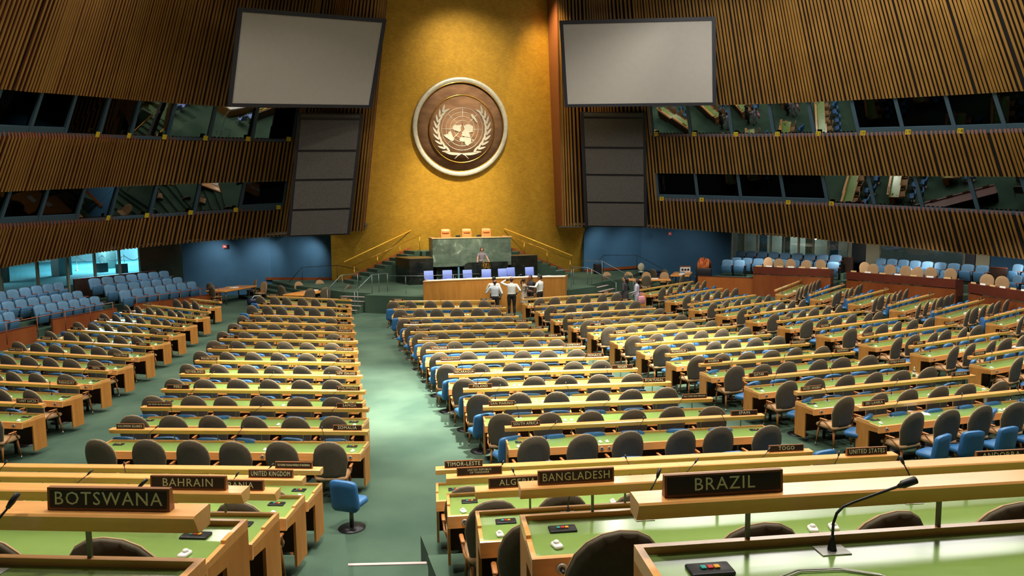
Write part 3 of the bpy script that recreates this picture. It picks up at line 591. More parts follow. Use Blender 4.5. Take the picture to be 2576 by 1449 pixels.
def gold_wall():
    def gy(z): return 43.0 - .19 * (z - .85)
    g = MB(); PL = Vector(WL[0][0]); dL = Vector(WL[0][1]); PR = Vector(WR[0][0]); dR = Vector(WR[0][1])
    def xl(z): return -7.55 if z < 3.7 else PL.x + dL.x / dL.z * (z - PL.z) - .15
    def xr(z): return 8.1 if z < 3.8 else PR.x + dR.x / dR.z * (z - PR.z) + .15
    for za, zb in ((0, 3.7), (3.7, 8), (8, 12), (12, CEIL)):
        z1, z2 = za + 1e-4, zb - 1e-4
        if za == 0: q = [(-7.55, z1), (8.1, z1), (8.1, zb), (-7.55, zb)]
        else: q = [(xl(z1 + .2), z1), (xr(z1 + .2), z1), (xr(z2), z2), (xl(z2), z2)]
        vs = [(x, gy(z), z) for x, z in q] + [(x, gy(z) + .3, z) for x, z in q]; g.add(vs, [(0, 1, 2, 3), (7, 6, 5, 4), (0, 4, 5, 1), (1, 5, 6, 2), (2, 6, 7, 3), (3, 7, 4, 0)])
    struct(g.build('wall_gold', M['gold']))
    # dark reveal boards that close the slot between the gold wall and the slatted walls
    for W, sg in ((WLc, -1), (WRc, 1)):
        P, d, ss, T, N = W.frame(.0, sg); tp = (CEIL - P.z) / d.z
        a, b = P, P + d * tp; e = Vector((0, 1, 0)); q = Vector((.06, 0, 0)) * (1 if sg < 0 else -1)
        vs = [a + N * .14, a + e * 1.4, b + e * 1.4, b + N * .14]; m = MB(); m.add(vs + [v + q for v in vs], [(0, 1, 2, 3), (7, 6, 5, 4), (0, 4, 5, 1), (1, 5, 6, 2), (2, 6, 7, 3), (3, 7, 4, 0)])
        struct(m.build('trim_slot_%s' % ('left' if sg < 0 else 'right'), M['red_reveal']))
    # the seal
    P = Vector((-.08, gy(9.61) - .04, 9.61)); sl = math.atan(.19)
    rt = empty('wall_seal', P, 0, 'great round seal with a silver rim, world map and olive branches on the gold wall', 'emblem'); rt.rotation_euler = (PI / 2 + sl, 0, 0)
    R = 2.8
    MB().lathe([(R * .905, 0), (R, 0), (R, .22), (R * .985, .26), (R * .92, .26), (R * .905, .22), (R * .905, 0)], 96, cap=False).build('rim', M['silver'], rt)
    MB().lathe([(0.01, .0), (R * .9, .0), (R * .9, .10), (.01, .10)], 96).build('wooden_disc', M['seal_wood'], rt)
    MB().tube([(R * .9 * math.cos(t * PI / 48), R * .9 * math.sin(t * PI / 48), .2) for t in range(96)], .035, 6, closed=True).build('gold_bead', M['brass'], rt)
    c = (.02 * R, -.03 * R)
    ir = MB().lathe([(R * .01, .1), (R * .67, .1), (R * .67, .24), (R * .01, .24)], 96, c=(c[0], c[1], 0)).build('inner_disc', M['seal_wood'], rt)
    MB().tube([(c[0] + R * .68 * math.cos(t * PI / 48), c[1] + R * .68 * math.sin(t * PI / 48), .25) for t in range(96)], .04, 6, closed=True).build('gold_bead', M['brass'], rt)
    em = MB(); s_ = R / 655.0
    def P2(x, y, z=.255): return ((x - 745) * s_ + c[0], -(y - 745) * s_ + c[1], z)
    for rr in (280, 222, 168, 115):
        em.tube([(c[0] + rr * s_ * math.cos(t * PI / 36), c[1] + rr * s_ * math.sin(t * PI / 36), .25) for t in range(72)], .016, 4, closed=True)
    for k in range(8):
        a = k * PI / 4; em.tube([(c[0] + rr * s_ * math.cos(a), c[1] + rr * s_ * math.sin(a), .25) for rr in (60, 280)], .016, 4)
    em.build('globe_grid', M['silver'], rt)
    land = MB()
    for pl in ([(607, 735), (618, 705), (640, 690), (680, 695), (725, 685), (738, 700), (722, 725), (730, 760), (715, 780), (680, 775), (655, 765), (630, 760)],
               [(752, 690), (775, 700), (800, 680), (850, 680), (893, 705), (888, 750), (895, 780), (860, 785), (835, 790), (850, 815), (860, 848), (800, 846), (770, 840), (742, 828), (748, 800), (738, 790), (762, 765), (775, 740), (765, 715)],
               [(705, 880), (730, 852), (780, 852), (850, 854), (872, 880), (865, 925), (825, 965), (790, 945), (780, 910), (720, 905)],
               [(485, 825), (550, 812), (560, 780), (590, 778), (612, 830), (635, 890), (610, 905), (560, 880), (520, 855)],
               [(855, 545), (885, 545), (935, 610), (958, 662), (930, 650), (900, 610), (870, 590)], [(885, 870), (900, 880), (905, 905), (890, 895)]):
        n = len(pl); vs = [P2(x, y, .25) for x, y in pl] + [P2(x, y, .285) for x, y in pl]
        land.add(vs, [tuple(range(n)), tuple(reversed(range(n, 2 * n)))] + [(i, (i + 1) % n, n + (i + 1) % n, n + i) for i in range(n)])
    land.build('continents', M['silver'], rt)
    lv = MB()
    def leaf(x, y, ang, L, wd, curve=0):
        n = 7; a = []; b = []
        for i in range(n + 1):
            t = i / n; w_ = wd * math.sin(PI * min(1, t * .9 + .06)) ** .8 * (1 - t * .25); an = ang + curve * t
            px, py = x + math.cos(an) * L * t, y + math.sin(an) * L * t; a.append((px - math.sin(an) * w_, py + math.cos(an) * w_)); b.append((px + math.sin(an) * w_, py - math.cos(an) * w_))
        pl = a + b[::-1]; m_ = len(pl); vs = [(px, py, .25) for px, py in pl] + [(px, py, .28) for px, py in pl]
        fs = [(i, i + 1, 2 * n + 1 - i - 1, 2 * n + 1 - i) for i in range(n)]
        lv.add(vs, fs + [tuple(q + m_ for q in reversed(f)) for f in fs] + [(i, (i + 1) % m_, m_ + (i + 1) % m_, m_ + i) for i in range(m_)])
    for sgn in (-1, 1):
        rr = 345 * s_
        for k in range(9):
            th = math.radians(-62 + k * 12.5)       # from the bottom up
            bx, by = c[0] + sgn * rr * math.cos(th), c[1] + rr * math.sin(th)
            tang = th + PI / 2; 
            for off, L in ((-.42, 110), (.42, 110)):
                an = tang + off; an = an if sgn > 0 else PI - an
                leaf(bx, by, an, L * s_, 15 * s_)
        leaf(c[0] + sgn * 10 * s_, c[1] - 325 * s_, (-.12 if sgn > 0 else PI + .12), 240 * s_, 20 * s_, .22 * sgn)
        lv.tube([(c[0] - sgn * 95 * s_, c[1] - 395 * s_, .26), (c[0] - sgn * 50 * s_, c[1] - 350 * s_, .26), (c[0], c[1] - 325 * s_, .26)], .03, 5)
    lv.build('olive_branches', M['silver'], rt)
M['red_reveal'] = mat('slot_reveal_wood', (.22, .075, .025), .55)
gold_wall()

def board_wall(nm, pts, z0, z1, mt, th=.12, kind='structure'):
    m = MB()
    for (x0, y0), (x1, y1) in zip(pts, pts[1:]):
        d = Vector((x1 - x0, y1 - y0)).normalized(); n = Vector((-d.y, d.x)) * th
        m.poly([(x0, y0), (x1, y1), (x1 + n.x, y1 + n.y), (x0 + n.x, y0 + n.y)], z0, z1)
    o = m.build(nm, mt); struct(o); return o
def sides():
    board_wall('wall_back_left', [(-15.9, 45.4), (-11, 44.9), (-7.5, 43.25)], 0, 4.3, M['blue_wall'], .15)
    board_wall('wall_back_right', [(8.05, 42.5), (12.9, 44.2), GR[0]], 0, 4.3, M['blue_wall'], .15)
    board_wall('baseboard_left', [(-11.3, 44.85), (-11, 44.78), (-7.5, 43.12)], .85, 1.0, M['red_wood'], .06)
    board_wall('baseboard_right', [(8.05, 42.38), (12.7, 44.0)], .85, 1.02, M['red_wood'], .06)
    # soffit above the side galleries
    for nm, W, far in (('ceiling_soffit_left', WLc, (-1.0, .4)), ('ceiling_soffit_right', WRc, (1.0, .4))):
        m = MB(); n = 14; fr_ = [W.frame(W.L * i / n, 1) for i in range(n + 1)]
        for fa, fb in zip(fr_, fr_[1:]):
            a, b = fa[0] + Vector((0, 0, .05)), fb[0] + Vector((0, 0, .05)); q_ = Vector((-fa[4].x, -fa[4].y, 0)).normalized() * 6; r_ = Vector((-fb[4].x, -fb[4].y, 0)).normalized() * 6
            q_.z = r_.z = 1.9; e_ = Vector((0, 0, .15)); m.add([a, b, b + r_, a + q_, a + e_, b + e_, b + r_ + e_, a + q_ + e_], [(0, 1, 2, 3), (4, 7, 6, 5), (0, 4, 5, 1), (2, 6, 7, 3)])
        struct(m.build(nm, M['ceiling']))
    # glass fronts of the side corridors
    def glazed(nm, pts, z0, z1, mullions, k0):
        k = k0
        for (a, b), ms in zip(zip(pts, pts[1:]), mullions):
            a, b = Vector((*a, 0)), Vector((*b, 0)); d = (b - a).normalized(); L = (b - a).length; n = Vector((-d.y, d.x, 0))
            fr = MB()
            for t in ms:
                p = a + d * (L * t); fr.poly([(p.x - d.x * .06, p.y - d.y * .06), (p.x + d.x * .06, p.y + d.y * .06), (p.x + d.x * .06 + n.x * .1, p.y + d.y * .06 + n.y * .1), (p.x - d.x * .06 + n.x * .1, p.y - d.y * .06 + n.y * .1)], z0, z1)
            o = fr.build('window_%d' % k, M['cream']); struct(o)
            g = MB().poly([(a.x, a.y), (b.x, b.y), (b.x + n.x * .02, b.y + n.y * .02), (a.x + n.x * .02, a.y + n.y * .02)], z0, z1); g.build('pane', M['corridor_glass'], o); k += 1
    glazed('left', [(-24.4, 30.0), (-21.9, 36.5), (-17.9, 44.4)], .8, 4.0, [(0, .33, .66), (0, .22, .42, .62, .82, 1)], 60)
    glazed('right', [GR[0], GR[1]], 1.0, 4.2, [(0, .12, .24, .36, .48, .60, .72, .84, 1)], 70)
    glazed('right', [GR[6], GR[7]], .9, 4.0, [(0, 1)], 80)
    # green-black return wall beside the left blue wall, doors and columns on the right
    board_wall('wall_side_left', [(-17.9, 44.4), (-15.9, 45.4)], 0, 4.3, M['dark_green'], .15)
    board_wall('door_1', [GR[2], GR[3]], 0, 4.0, M['door_dark'], .1)
    board_wall('trim_column_right', [GR[4], GR[5]], 0, 4.2, M['cream'], .35)
    board_wall('door_2', [GR[8], GR[9]], 0, 4.0, M['door_dark'], .1)
    board_wall('trim_column_near', [GR[10], GR[11]], 0, 4.2, M['cream'], .35)
    board_wall('wall_side_right', [GR[12], GR[13]], 0, 4.2, M['blue_wall'], .15)
    # corridors behind the glass
    struct(MB().poly([(-21.9, 36.6), (-25, 28), (-36, 30), (-36, 64), (-17, 64), (-16, 46.2), (-17.8, 44.5)], 0, 1.35).build('floor_corridor_left', M['cyan_carpet']))
    board_wall('wall_corridor_left', [(-34, 31), (-33, 50), (-29, 62.5), (-17, 63)], 1.35, 4.6, M['corridor_wall'], .2)
    o5 = (5, 3.2); q = [GR[0], GR[1], GR[7], (GR[7][0] + 5, GR[7][1] + 2), (GR[1][0] + 4.5, GR[1][1] + 3.2), (GR[0][0] + 3.5, GR[0][1] + 3.5)]
    struct(MB().poly(q, 0, .9).build('floor_corridor_right', M['carpet']))
    board_wall('wall_corridor_right', q[5:2:-1], .9, 4.2, M['corridor_wall2'], .2)
M['dark_green'] = mat('dark_green_glass_wall', (.012, .035, .028), .15, col2=(.02, .05, .04), scale=2)
M['door_dark'] = mat('dark_slate_door', (.012, .022, .03), .4)
M['cyan_carpet'] = mat('corridor_carpet', (.06, .20, .22), .9)
M['corridor_wall'] = mat('corridor_wall', (.20, .30, .32), .7, col2=(.30, .38, .38), scale=.6)
M['corridor_wall2'] = mat('corridor_wall_stone', (.22, .24, .22), .6, col2=(.32, .33, .30), scale=.8)
sides()
for _p, _w in (((-21.3, 50.5, 4.3), 1500), ((-22.5, 56.5, 4.4), 1700), ((-20.5, 59.5, 4.4), 1200)): area('corridor_light', _p, 2.6, _w, (.42, .82, 1), (_p[0], _p[1] - .01, 0))
area('corridor_light', (-25.5, 42.5, 4.3), 2.0, 260, (.7, .9, 1), (-25.5, 42.4, 0)); area('corridor_light', (-26.3, 34.5, 4.3), 1.6, 120, (.85, .95, 1), (-26, 34.5, 0))
area('corridor_light', (GR[0][0] + 4.2, GR[0][1] - .5, 4.0), 1.6, 150, (.95, .95, .85), (GR[0][0] + 4.2, GR[0][1] - .5, 0)); area('corridor_light', (GR[6][0] + 3, GR[6][1], 4.0), 1.2, 30, (.8, .9, 1), (GR[6][0] + 3, GR[6][1], 0))
for _p in ((-9.0, 43.3), (-11.6, 44.3), (-14.2, 44.6)): spot('wall_wash', (_p[0] + .3, _p[1] - .9, 3.1), (_p[0], _p[1] + .9, 1.8), 110, 110, 1, (1, .95, .85), .1)
for _p in ((9.5, 42.0), (12.0, 42.3), (15.0, 40.8)): spot('wall_wash', (_p[0] - .3, _p[1] - 1.2, 3.5), (_p[0], _p[1] + .9, 1.8), 150, 110, 1, (1, .95, .85), .1)
for _p in ((15.2, 35.6), (18.3, 31.9), (20.3, 28.6), (22.0, 25.2)): spot('gallery_fill_light', (_p[0], _p[1], 2.75 - .45 * (_p[0] - 15) / 6), (_p[0] + 2.3, _p[1] + 1.6, .6), 190, 105, 1, (1, .95, .85), .15)  # added fill spots without fixtures, to brighten seats and columns under the gallery
for _p in ((-18.6, 37.5), (-19.3, 34.2), (-20.0, 31.0), (-16.2, 40.4)): spot('gallery_fill_light', (_p[0] - .3, _p[1], 2.75), (_p[0] - 1.2, _p[1] + .8, .6), 26, 130, 1, (.9, .95, 1), .15)  # the same added fill for the left seats

def screens():
    for nm, q, lab in (('projection_screen', SCRL, 'large blank grey projection screen in a black frame, left of the gold wall'), ('projection_screen', SCRR, 'large blank grey projection screen in a black frame, right of the gold wall')):
        TL, TR, BR, BL = [Vector(p) for p in q]; rt = empty(nm, (TL + TR + BR + BL) / 4, 0, lab, 'screen'); o = rt.location
        X = (TR - TL + BR - BL).normalized(); Y = (TL - BL + TR - BR).normalized(); N = X.cross(Y).normalized()
        def L(p): return p - o
        bk = MB(); c = [L(p) for p in (TL, TR, BR, BL)]
        bk.add(c + [p - N * .16 for p in c], [(3, 2, 1, 0), (4, 5, 6, 7), (0, 1, 5, 4), (1, 2, 6, 5), (2, 3, 7, 6), (3, 0, 4, 7)])
        e = .19; i_ = [c[0] + X * e - Y * e, c[1] - X * e - Y * e, c[2] - X * e + Y * .16, c[3] + X * e + Y * .16]
        for k in range(4):                             # raised rim
            a, b = c[k], c[(k + 1) % 4]; ia, ib = i_[k], i_[(k + 1) % 4]
            bk.add([a, b, ib, ia, a + N * .05, b + N * .05, ib + N * .05, ia + N * .05], [(0, 3, 2, 1), (4, 5, 6, 7), (0, 1, 5, 4), (2, 3, 7, 6)])
        bk.build('screen_frame', M['screen_frame'], rt)
        s_ = MB(); s_.add([p + N * .012 for p in i_] + [p + N * .002 for p in i_], [(3, 2, 1, 0), (4, 5, 6, 7), (0, 1, 5, 4), (1, 2, 6, 5), (2, 3, 7, 6), (3, 0, 4, 7)]); s_.build('screen_surface', M['screen'], rt)
    for q, lab in ((TWL, 'tall dark speaker tower of stacked grilles below the left screen'), (TWR, 'tall dark speaker tower of stacked grilles below the right screen')):
        TL, TR, BR, BL = [Vector(p) for p in q]; rt = empty('speaker_tower', (TL + TR + BR + BL) / 4, 0, lab, 'loudspeaker'); o = rt.location
        N = (TR - TL).cross(TL - BL).normalized(); c = [p - o for p in (TL, TR, BR, BL)]
        cb = MB(); cb.add(c + [p - N * .14 for p in c], [(3, 2, 1, 0), (4, 5, 6, 7), (0, 1, 5, 4), (1, 2, 6, 5), (2, 3, 7, 6), (3, 0, 4, 7)]); cb.build('cabinet', M['screen_frame'], rt)
        ts = [0, .045, .30, .535, .78, 1.0]
        for k in range(5):
            a, b = ts[k] + .008, ts[k + 1] - .012; u0, u1 = .05, .95
            def P(u, t): return (c[0].lerp(c[1], u)).lerp(c[3].lerp(c[2], u), t)
            vs = [P(u0, a), P(u1, a), P(u1, b), P(u0, b)]
            MB().add([v + N * .06 for v in vs] + vs, [(3, 2, 1, 0), (4, 5, 6, 7), (0, 1, 5, 4), (1, 2, 6, 5), (2, 3, 7, 6), (3, 0, 4, 7)]).build('grille', M['grille'], rt)
screens()
# ================================================================ CHAIRS
def outline(wt, wb, H, rt, rb, p=2.2):
    pts = []
    for k in range(4): a = -PI / 2 + k * PI / 6; pts.append((wb / 2 - rb + rb * math.cos(a), rb + rb * math.sin(a)))
    for k in range(11):
        a = k * PI / 10; c, s_ = math.cos(a), math.sin(a); pts.append((wt / 2 * math.copysign(abs(c) ** (2 / p), c), H - rt + rt * abs(s_) ** (2 / p)))
    for k in range(4): a = PI + k * PI / 6; pts.append((-wb / 2 + rb + rb * math.cos(a), rb + rb * math.sin(a)))
    return pts
def back_shapes(wt, wb, H, rt, rb, th, curve, lean, z0, y0, puff=.02, p=2.2):
    ol = outline(wt, wb, H, rt, rb, p); n = len(ol); W = max(wt, wb) / 2; cz = H * .5
    def yy(x, z): return y0 - lean * z + curve * (x / W) ** 2
    shell = MB(); cush = MB(); pipe = MB(); rings = [(1, .012), (.97, 0), (.6, 0), (.25, 0)]
    vs = []
    for s_, dy in rings: vs += [(x * s_, yy(x * s_, cz + (z - cz) * s_) + dy, z0 + cz + (z - cz) * s_) for x, z in ol]
    vs += [(0, yy(0, cz), z0 + cz)]; fs = []
    for r_ in range(3):
        for i in range(n): j = (i + 1) % n; fs.append((r_ * n + i, r_ * n + j, (r_ + 1) * n + j, (r_ + 1) * n + i))
    for i in range(n): fs.append((3 * n + i, 3 * n + (i + 1) % n, 4 * n))
    b = len(vs); vs += [(x, yy(x, z) + th * .5, z0 + z) for x, z in ol]
    for i in range(n): j = (i + 1) % n; fs.append((i, b + i, b + j, j))
    shell.add(vs, fs, 0, True)
    vs = []; rings = [(1, th * .5), (.985, th * .85), (.93, th), (.6, th + puff), (.25, th + puff)]
    for s_, dy in rings: vs += [(x * s_, yy(x * s_, cz + (z - cz) * s_) + dy, z0 + cz + (z - cz) * s_) for x, z in ol]
    vs += [(0, yy(0, cz) + th + puff, z0 + cz)]; fs = []
    for r_ in range(4):
        for i in range(n): j = (i + 1) % n; fs.append((r_ * n + j, r_ * n + i, (r_ + 1) * n + i, (r_ + 1) * n + j))
    for i in range(n): fs.append((4 * n + (i + 1) % n, 4 * n + i, 5 * n))
    cush.add(vs, fs, 0, True)
    pipe.tube([(x * 1.0, yy(x, z) + th * .5, z0 + z) for x, z in ol], .0055, 5, closed=True)
    return shell, cush, pipe
def delegate_parts():
    shell, cush, pipe = back_shapes(.54, .45, .69, .34, .10, .055, .05, .15, .375, -.21)
    seat = MB().rbox(-.25, .25, -.22, .25, .40, .475, .07)
    legs = []
    for sx in (-1, 1):
        for sy in (-1, 1):
            l = MB(); l.tube([(sx * .20, sy * .17, .41), (sx * .225, sy * .215, .06)], [.024, .016], 6); f = MB(); f.tube([(sx * .225, sy * .215, .065), (sx * .229, sy * .222, .0)], [.0165, .013], 6); legs.append((l, f))
    arms = []
    for sx in (-1, 1):
        a = MB(); a.tube([(sx * .225, -.20, .37), (sx * .275, -.12, .48), (sx * .285, .0, .56), (sx * .28, .06, .575)], [.012, .013, .014, .014], 6)
        s0 = len(a.v); a.rbox(-.022, .022, -.10, .09, .575, .595, .02); a.xf(Matrix.Translation((sx * .28, 0, 0)), s0)
        a.tube([(sx * .275, .06, .58), (sx * .24, .16, .41)], [.014, .016], 6); arms.append(a)
    return shell, cush, pipe, seat, legs, arms
def make_delegate_chair():
    rt = empty('delegate_chair', (0, 0, 0)); shell, cush, pipe, seat, legs, arms = delegate_parts()
    cush.build('backrest', M['tan'], rt); shell.build('back_shell', M['shell'], rt); pipe.build('piping', M['piping'], rt); seat.build('seat', M['tan'], rt)
    for a in arms: a.build('arm', M['wood_leg'], rt)
    for l, f in legs: o = l.build('leg', M['wood_leg'], rt); f.build('ferrule', M['steel'], o)
    return rt
def join(parts):
    o = MB()
    for m_, i in parts:
        b = len(o.v); o.v += m_.v; o.f += [[b + q for q in f] for f in m_.f]; o.m += [i] * len(m_.f); o.sm += m_.sm
    return o
def far_delegate_mesh():
    shell, cush, pipe, seat, legs, arms = delegate_parts()
    return join([(shell, 0), (cush, 1), (pipe, 2), (seat, 1)] + [(l, 3) for l, f in legs] + [(a, 3) for a in arms]).mesh('delegate_chair', [M['shell'], M['tan'], M['piping'], M['wood_leg']])
def adviser_parts():
    shell, cush, pipe = back_shapes(.43, .44, .48, .10, .07, .085, .03, .13, .32, -.16, .015, 3.2)
    seat = MB().rbox(-.215, .215, -.15, .21, .37, .47, .07)
    ped = MB().tube([(0, .04, .37), (0, .04, .02)], .032, 10); ped.box(-.16, .16, -.09, .17, .345, .37); base = MB().lathe([(.20, 0), (.20, .012), (.05, .03)], 18, c=(0, .04, 0))
    return shell, cush, seat, ped, base
def make_adviser_chair():
    rt = empty('adviser_chair', (0, 0, 0)); shell, cush, seat, ped, base = adviser_parts()
    join([(shell, 0), (cush, 0)]).build('backrest', M['blue'], rt); seat.build('seat', M['blue'], rt); ped.build('pedestal', M['dark_steel'], rt); base.build('base_plate', M['black_metal'], rt)
    return rt
def far_adviser_mesh():
    shell, cush, seat, ped, base = adviser_parts()
    return join([(shell, 0), (cush, 0), (seat, 0), (ped, 1), (base, 1)]).mesh('adviser_chair', [M['blue'], M['dark_steel']])
DC = make_delegate_chair(); AC = make_adviser_chair(); DCm = far_delegate_mesh(); ACm = far_adviser_mesh()
USED = set()
def place(proto, far_mesh, loc, rz, far, label, cat, group):
    if far: o = meshobj(proto.name.split('.')[0], far_mesh, None, loc, rz)
    elif proto.name not in USED: USED.add(proto.name); o = proto; o.location = loc; o.rotation_euler.z = rz
    else: o = dup(proto, loc, rz)
    return tag(o, label, cat, group)

# ================================================================ DESKS
def ledge_profile(): return [(-.070, .048), (-.036, -.024), (.050, -.024), (.062, .050), (.052, .058), (-.062, .056)]
PM = {}
def shared():
    PM['post'] = MB().box(-.0085, .0085, -.006, .006, .755, .885).mesh('post', M['dark_steel'])
    PM['post_end'] = None
    v = MB().rbox(-.085, .085, -.045, .045, .0, .014, .008); PM['panel'] = v.mesh('voting_panel', M['black'])
    v = MB().box(-.045, .045, -.018, .018, .014, .0145); PM['recess'] = v.mesh('recess', M['shade'])
    for k, c in enumerate(('btn_g', 'btn_r', 'btn_y')): PM['b%d' % k] = MB().rbox(-.011, .011, -.012, .012, .0145, .021, .003).mesh('button', M[c])
    s_ = MB().lathe([(.033, 0), (.033, .006), (.028, .010), (.012, .010), (.012, .004), (.01, .004)], 18); s_.xf(Matrix.Rotation(PI / 2, 4, 'X')); PM['jack'] = s_.mesh('socket', M['grey_plate'])
    s_ = MB().lathe([(.011, .008), (.011, .034), (.006, .05)], 8); s_.xf(Matrix.Rotation(PI / 2, 4, 'X')); PM['plug'] = s_.mesh('plug', M['black'])
    p = MB().box(-.06, .06, -.04, .04, 0, .004); PM['micplate'] = p.mesh('mounting_plate', M['grey_plate'])
    for k in range(3):
        dx = (.09, -.05, .16)[k]; m = MB().lathe([(.016, 0), (.014, .012), (.008, .04), (.004, .05)], 10)
        m.tube([(0, 0, .04), (0, -.005, .10), (dx * .25, -.01, .15), (dx * .6, 0, .20), (dx, .02, .25)], .0045, 6)
        m.tube([(dx, .02, .25), (dx * 1.12, .03, .27), (dx * 1.3, .045, .30)], [.008, .012, .011], 8); PM['mic%d' % k] = m.mesh('gooseneck', M['black'])
    m = MB().lathe([(.018, 0), (.016, .012), (.009, .045), (.006, .06)], 12); m.tube([(0, 0, .05), (.002, 0, .11), (.015, 0, .15), (.04, 0, .175), (.08, 0, .19), (.20, .0, .225), (.27, 0, .245)], .0055, 8)
    m.tube([(.27, 0, .245), (.285, 0, .25), (.29, 0, .252), (.345, 0, .268)], [.007, .012, .016, .016], 10); PM['mic3'] = m.mesh('gooseneck', M['black'])
    e = MB().rbox(-.028, .028, -.042, .042, 0, .022, .018); e.lathe([(.018, .02), (.018, .03), (.012, .036)], 12, c=(0, .008, 0)); PM['ear'] = e.mesh('earpiece', M['white'])
    pl = MB(); pl.prism([(-.018, 0), (.018, 0), (.008, .088), (-.012, .088)], -.245, .245); PM['plate'] = pl.mesh('frame', M['plate_wood'])
    f = MB(); f.add([(-.234, -.0175, .010), (.234, -.0175, .010), (.234, -.0125, .078), (-.234, -.0125, .078), (-.234, -.0195, .010), (.234, -.0195, .010), (.234, -.0145, .078), (-.234, -.0145, .078)], [(4, 5, 6, 7), (0, 1, 5, 4), (1, 2, 6, 5), (2, 3, 7, 6), (3, 0, 4, 7)]); PM['face'] = f.mesh('name_panel', M['plate_face'])
shared()
LM = {}
def nameplate(T4, rz, x, z, name):
    loc = T4 @ Vector((x, -.012, z)); rt = empty('nameplate', loc, rz, 'brown nameplate lettered %s standing on its wooden ledge' % name.replace('\n', ' ') if name else None, 'sign')
    if not name: tag(rt, 'small brown nameplate on a front ledge, its letters too faint to read', None, 'unreadable nameplates')
    meshobj('frame', PM['plate'], rt); meshobj('name_panel', PM['face'], rt)
    if name:
        me = text_mesh(name, .050 if '\n' not in name else .020, .43, M['letter']); o = meshobj('lettering', me, rt, (0, -.0165, .045)); o.rotation_euler = (PI / 2 - .07, 0, 0)
CHAIRS = []; ADV = []; EARS = []
def desk(gi, i, P, Q, z, ns, n1, n2):
    dx, dy = Q[0] - P[0], Q[1] - P[1]; L = math.hypot(dx, dy); rz = math.atan2(dy, dx)
    names = [n.replace('\n', ' ') for n in (n1, n2) if n]; nm = ' and '.join(names); sn = min(names, key=lambda t_: len(t_.split())) if names else nm
    lab = 'green-topped wooden desk with the %s nameplate%s' % (nm if len(nm.split()) < 9 else sn, 's' if len(names) > 1 and len(nm.split()) < 9 else '')
    rt = empty('delegation_desk', (P[0], P[1], z), rz, lab, 'desk')
    T4 = Matrix.Translation((P[0], P[1], z)) @ Matrix.Rotation(rz, 4, 'Z')
    dp = -.52
    MB().box(.03, L - .03, dp + .0, -.03, .700, .735).build('worktop', M['leather'], rt)
    rim = MB(); rim.box(.0, L, -.03, .0, .70, .765); rim.box(0, .03, -.30, -.03, .70, .765); rim.box(L - .03, L, -.30, -.03, .70, .765)
    rim.add([(0, -.30, .70), (.03, -.30, .70), (.03, dp, .70), (0, dp, .70), (0, -.30, .745), (.03, -.30, .745), (.03, dp, .738), (0, dp, .738)], [(4, 5, 6, 7), (0, 4, 7, 3), (1, 2, 6, 5), (3, 7, 6, 2)])
    rim.add([(L - .03, -.30, .70), (L, -.30, .70), (L, dp, .70), (L - .03, dp, .70), (L - .03, -.30, .745), (L, -.30, .745), (L, dp, .738), (L - .03, dp, .738)], [(4, 5, 6, 7), (0, 4, 7, 3), (1, 2, 6, 5), (3, 7, 6, 2)])
    rim.build('rim', M['wood'], rt)
    MB().prism([(dp - .03, .612), (dp, .612), (dp + .005, .741), (dp - .012, .741), (dp - .022, .735)], 0, L).build('fascia', M['wood'], rt)
    for x in (0, L - .03): br = MB(); br.add([(x, -.30, .60), (x + .03, -.30, .60), (x + .03, dp, .62), (x, dp, .62), (x, -.30, .70), (x + .03, -.30, .70), (x + .03, dp, .70), (x, dp, .70)], [(0, 4, 7, 3), (1, 2, 6, 5), (3, 7, 6, 2), (0, 3, 2, 1)]); br.build('side_bracket', M['wood_side'], rt)
    for x in (0, L - .028): MB().box(x, x + .028, -.30, -.0, .10, .70).build('end_panel', M['wood_side'], rt)
    MB().box(.03, L - .03, -.05, -.03, .14, .70).build('modesty_panel', M['wood_dark'], rt)
    MB().box(.03, L - .03, -.40, -.38, .60, .70).build('apron', M['wood_dark'], rt)
    for f in (.12, .5, .88): MB().tube([(L * f, -.2, .70), (L * f, -.2, 0)], .03, 8).build('leg', M['dark_steel'], rt)
    lz = .905
    for a, b in ((0, .5), (.5, 1)):
        lg = MB(); lg.prism([(y, zz + lz) for y, zz in ledge_profile()], L * a + (.0015 if a else 0), L * b - (0 if b == 1 else .0015)); lg.build('document_ledge', M['wood'], rt)
    for f in (.09, .25, .42, .59, .75, .91): meshobj('post', PM['post'], rt, (L * f, -.012, 0))
    if z > 2: pass
    for k, f in enumerate((.15, .5, .84)):
        o = meshobj('microphone_plate', PM['micplate'], rt, (L * f, -.10, .735)); meshobj('gooseneck', PM['mic3' if (gi, i) in (('T2', 4), ('T2', 2)) else 'mic%d' % ((k + i) % 3)], o, (0, 0, .004))
    for x in (.24, L - .24):
        o = meshobj('voting_panel', PM['panel'], rt, (x, -.19, .735))
        for k in range(3): meshobj('button', PM['b%d' % k], o, ((k - 1) * .026, 0, 0))
    xs = [.17, L * .335, L * .362, L * .64, L * .667, L - .17]
    for x in xs: o = meshobj('socket', PM['jack'], rt, (x, dp - .027, .672)); meshobj('plug', PM['plug'], o)
    if n1 is not None and (n1 or gi in ('G5', 'G6', 'G1')): nameplate(T4, rz, .36, z * 0 + lz + .058, n1) if n1 else None
    if n2: nameplate(T4, rz, L - .36, lz + .058, n2)
    dn = names[0] if names else 'front'; rnd = random.Random(hash((gi, i)) % 1000 if False else (len(gi) * 31 + i * 7 + ord(gi[1])))
    for k in range(ns):
        x = L * (k + .5) / ns + rnd.uniform(-.05, .05); y = -.66 + rnd.uniform(-.05, .04); CHAIRS.append((T4 @ Vector((x, y, 0)), rz + rnd.uniform(-.14, .14), sn, k, ns))
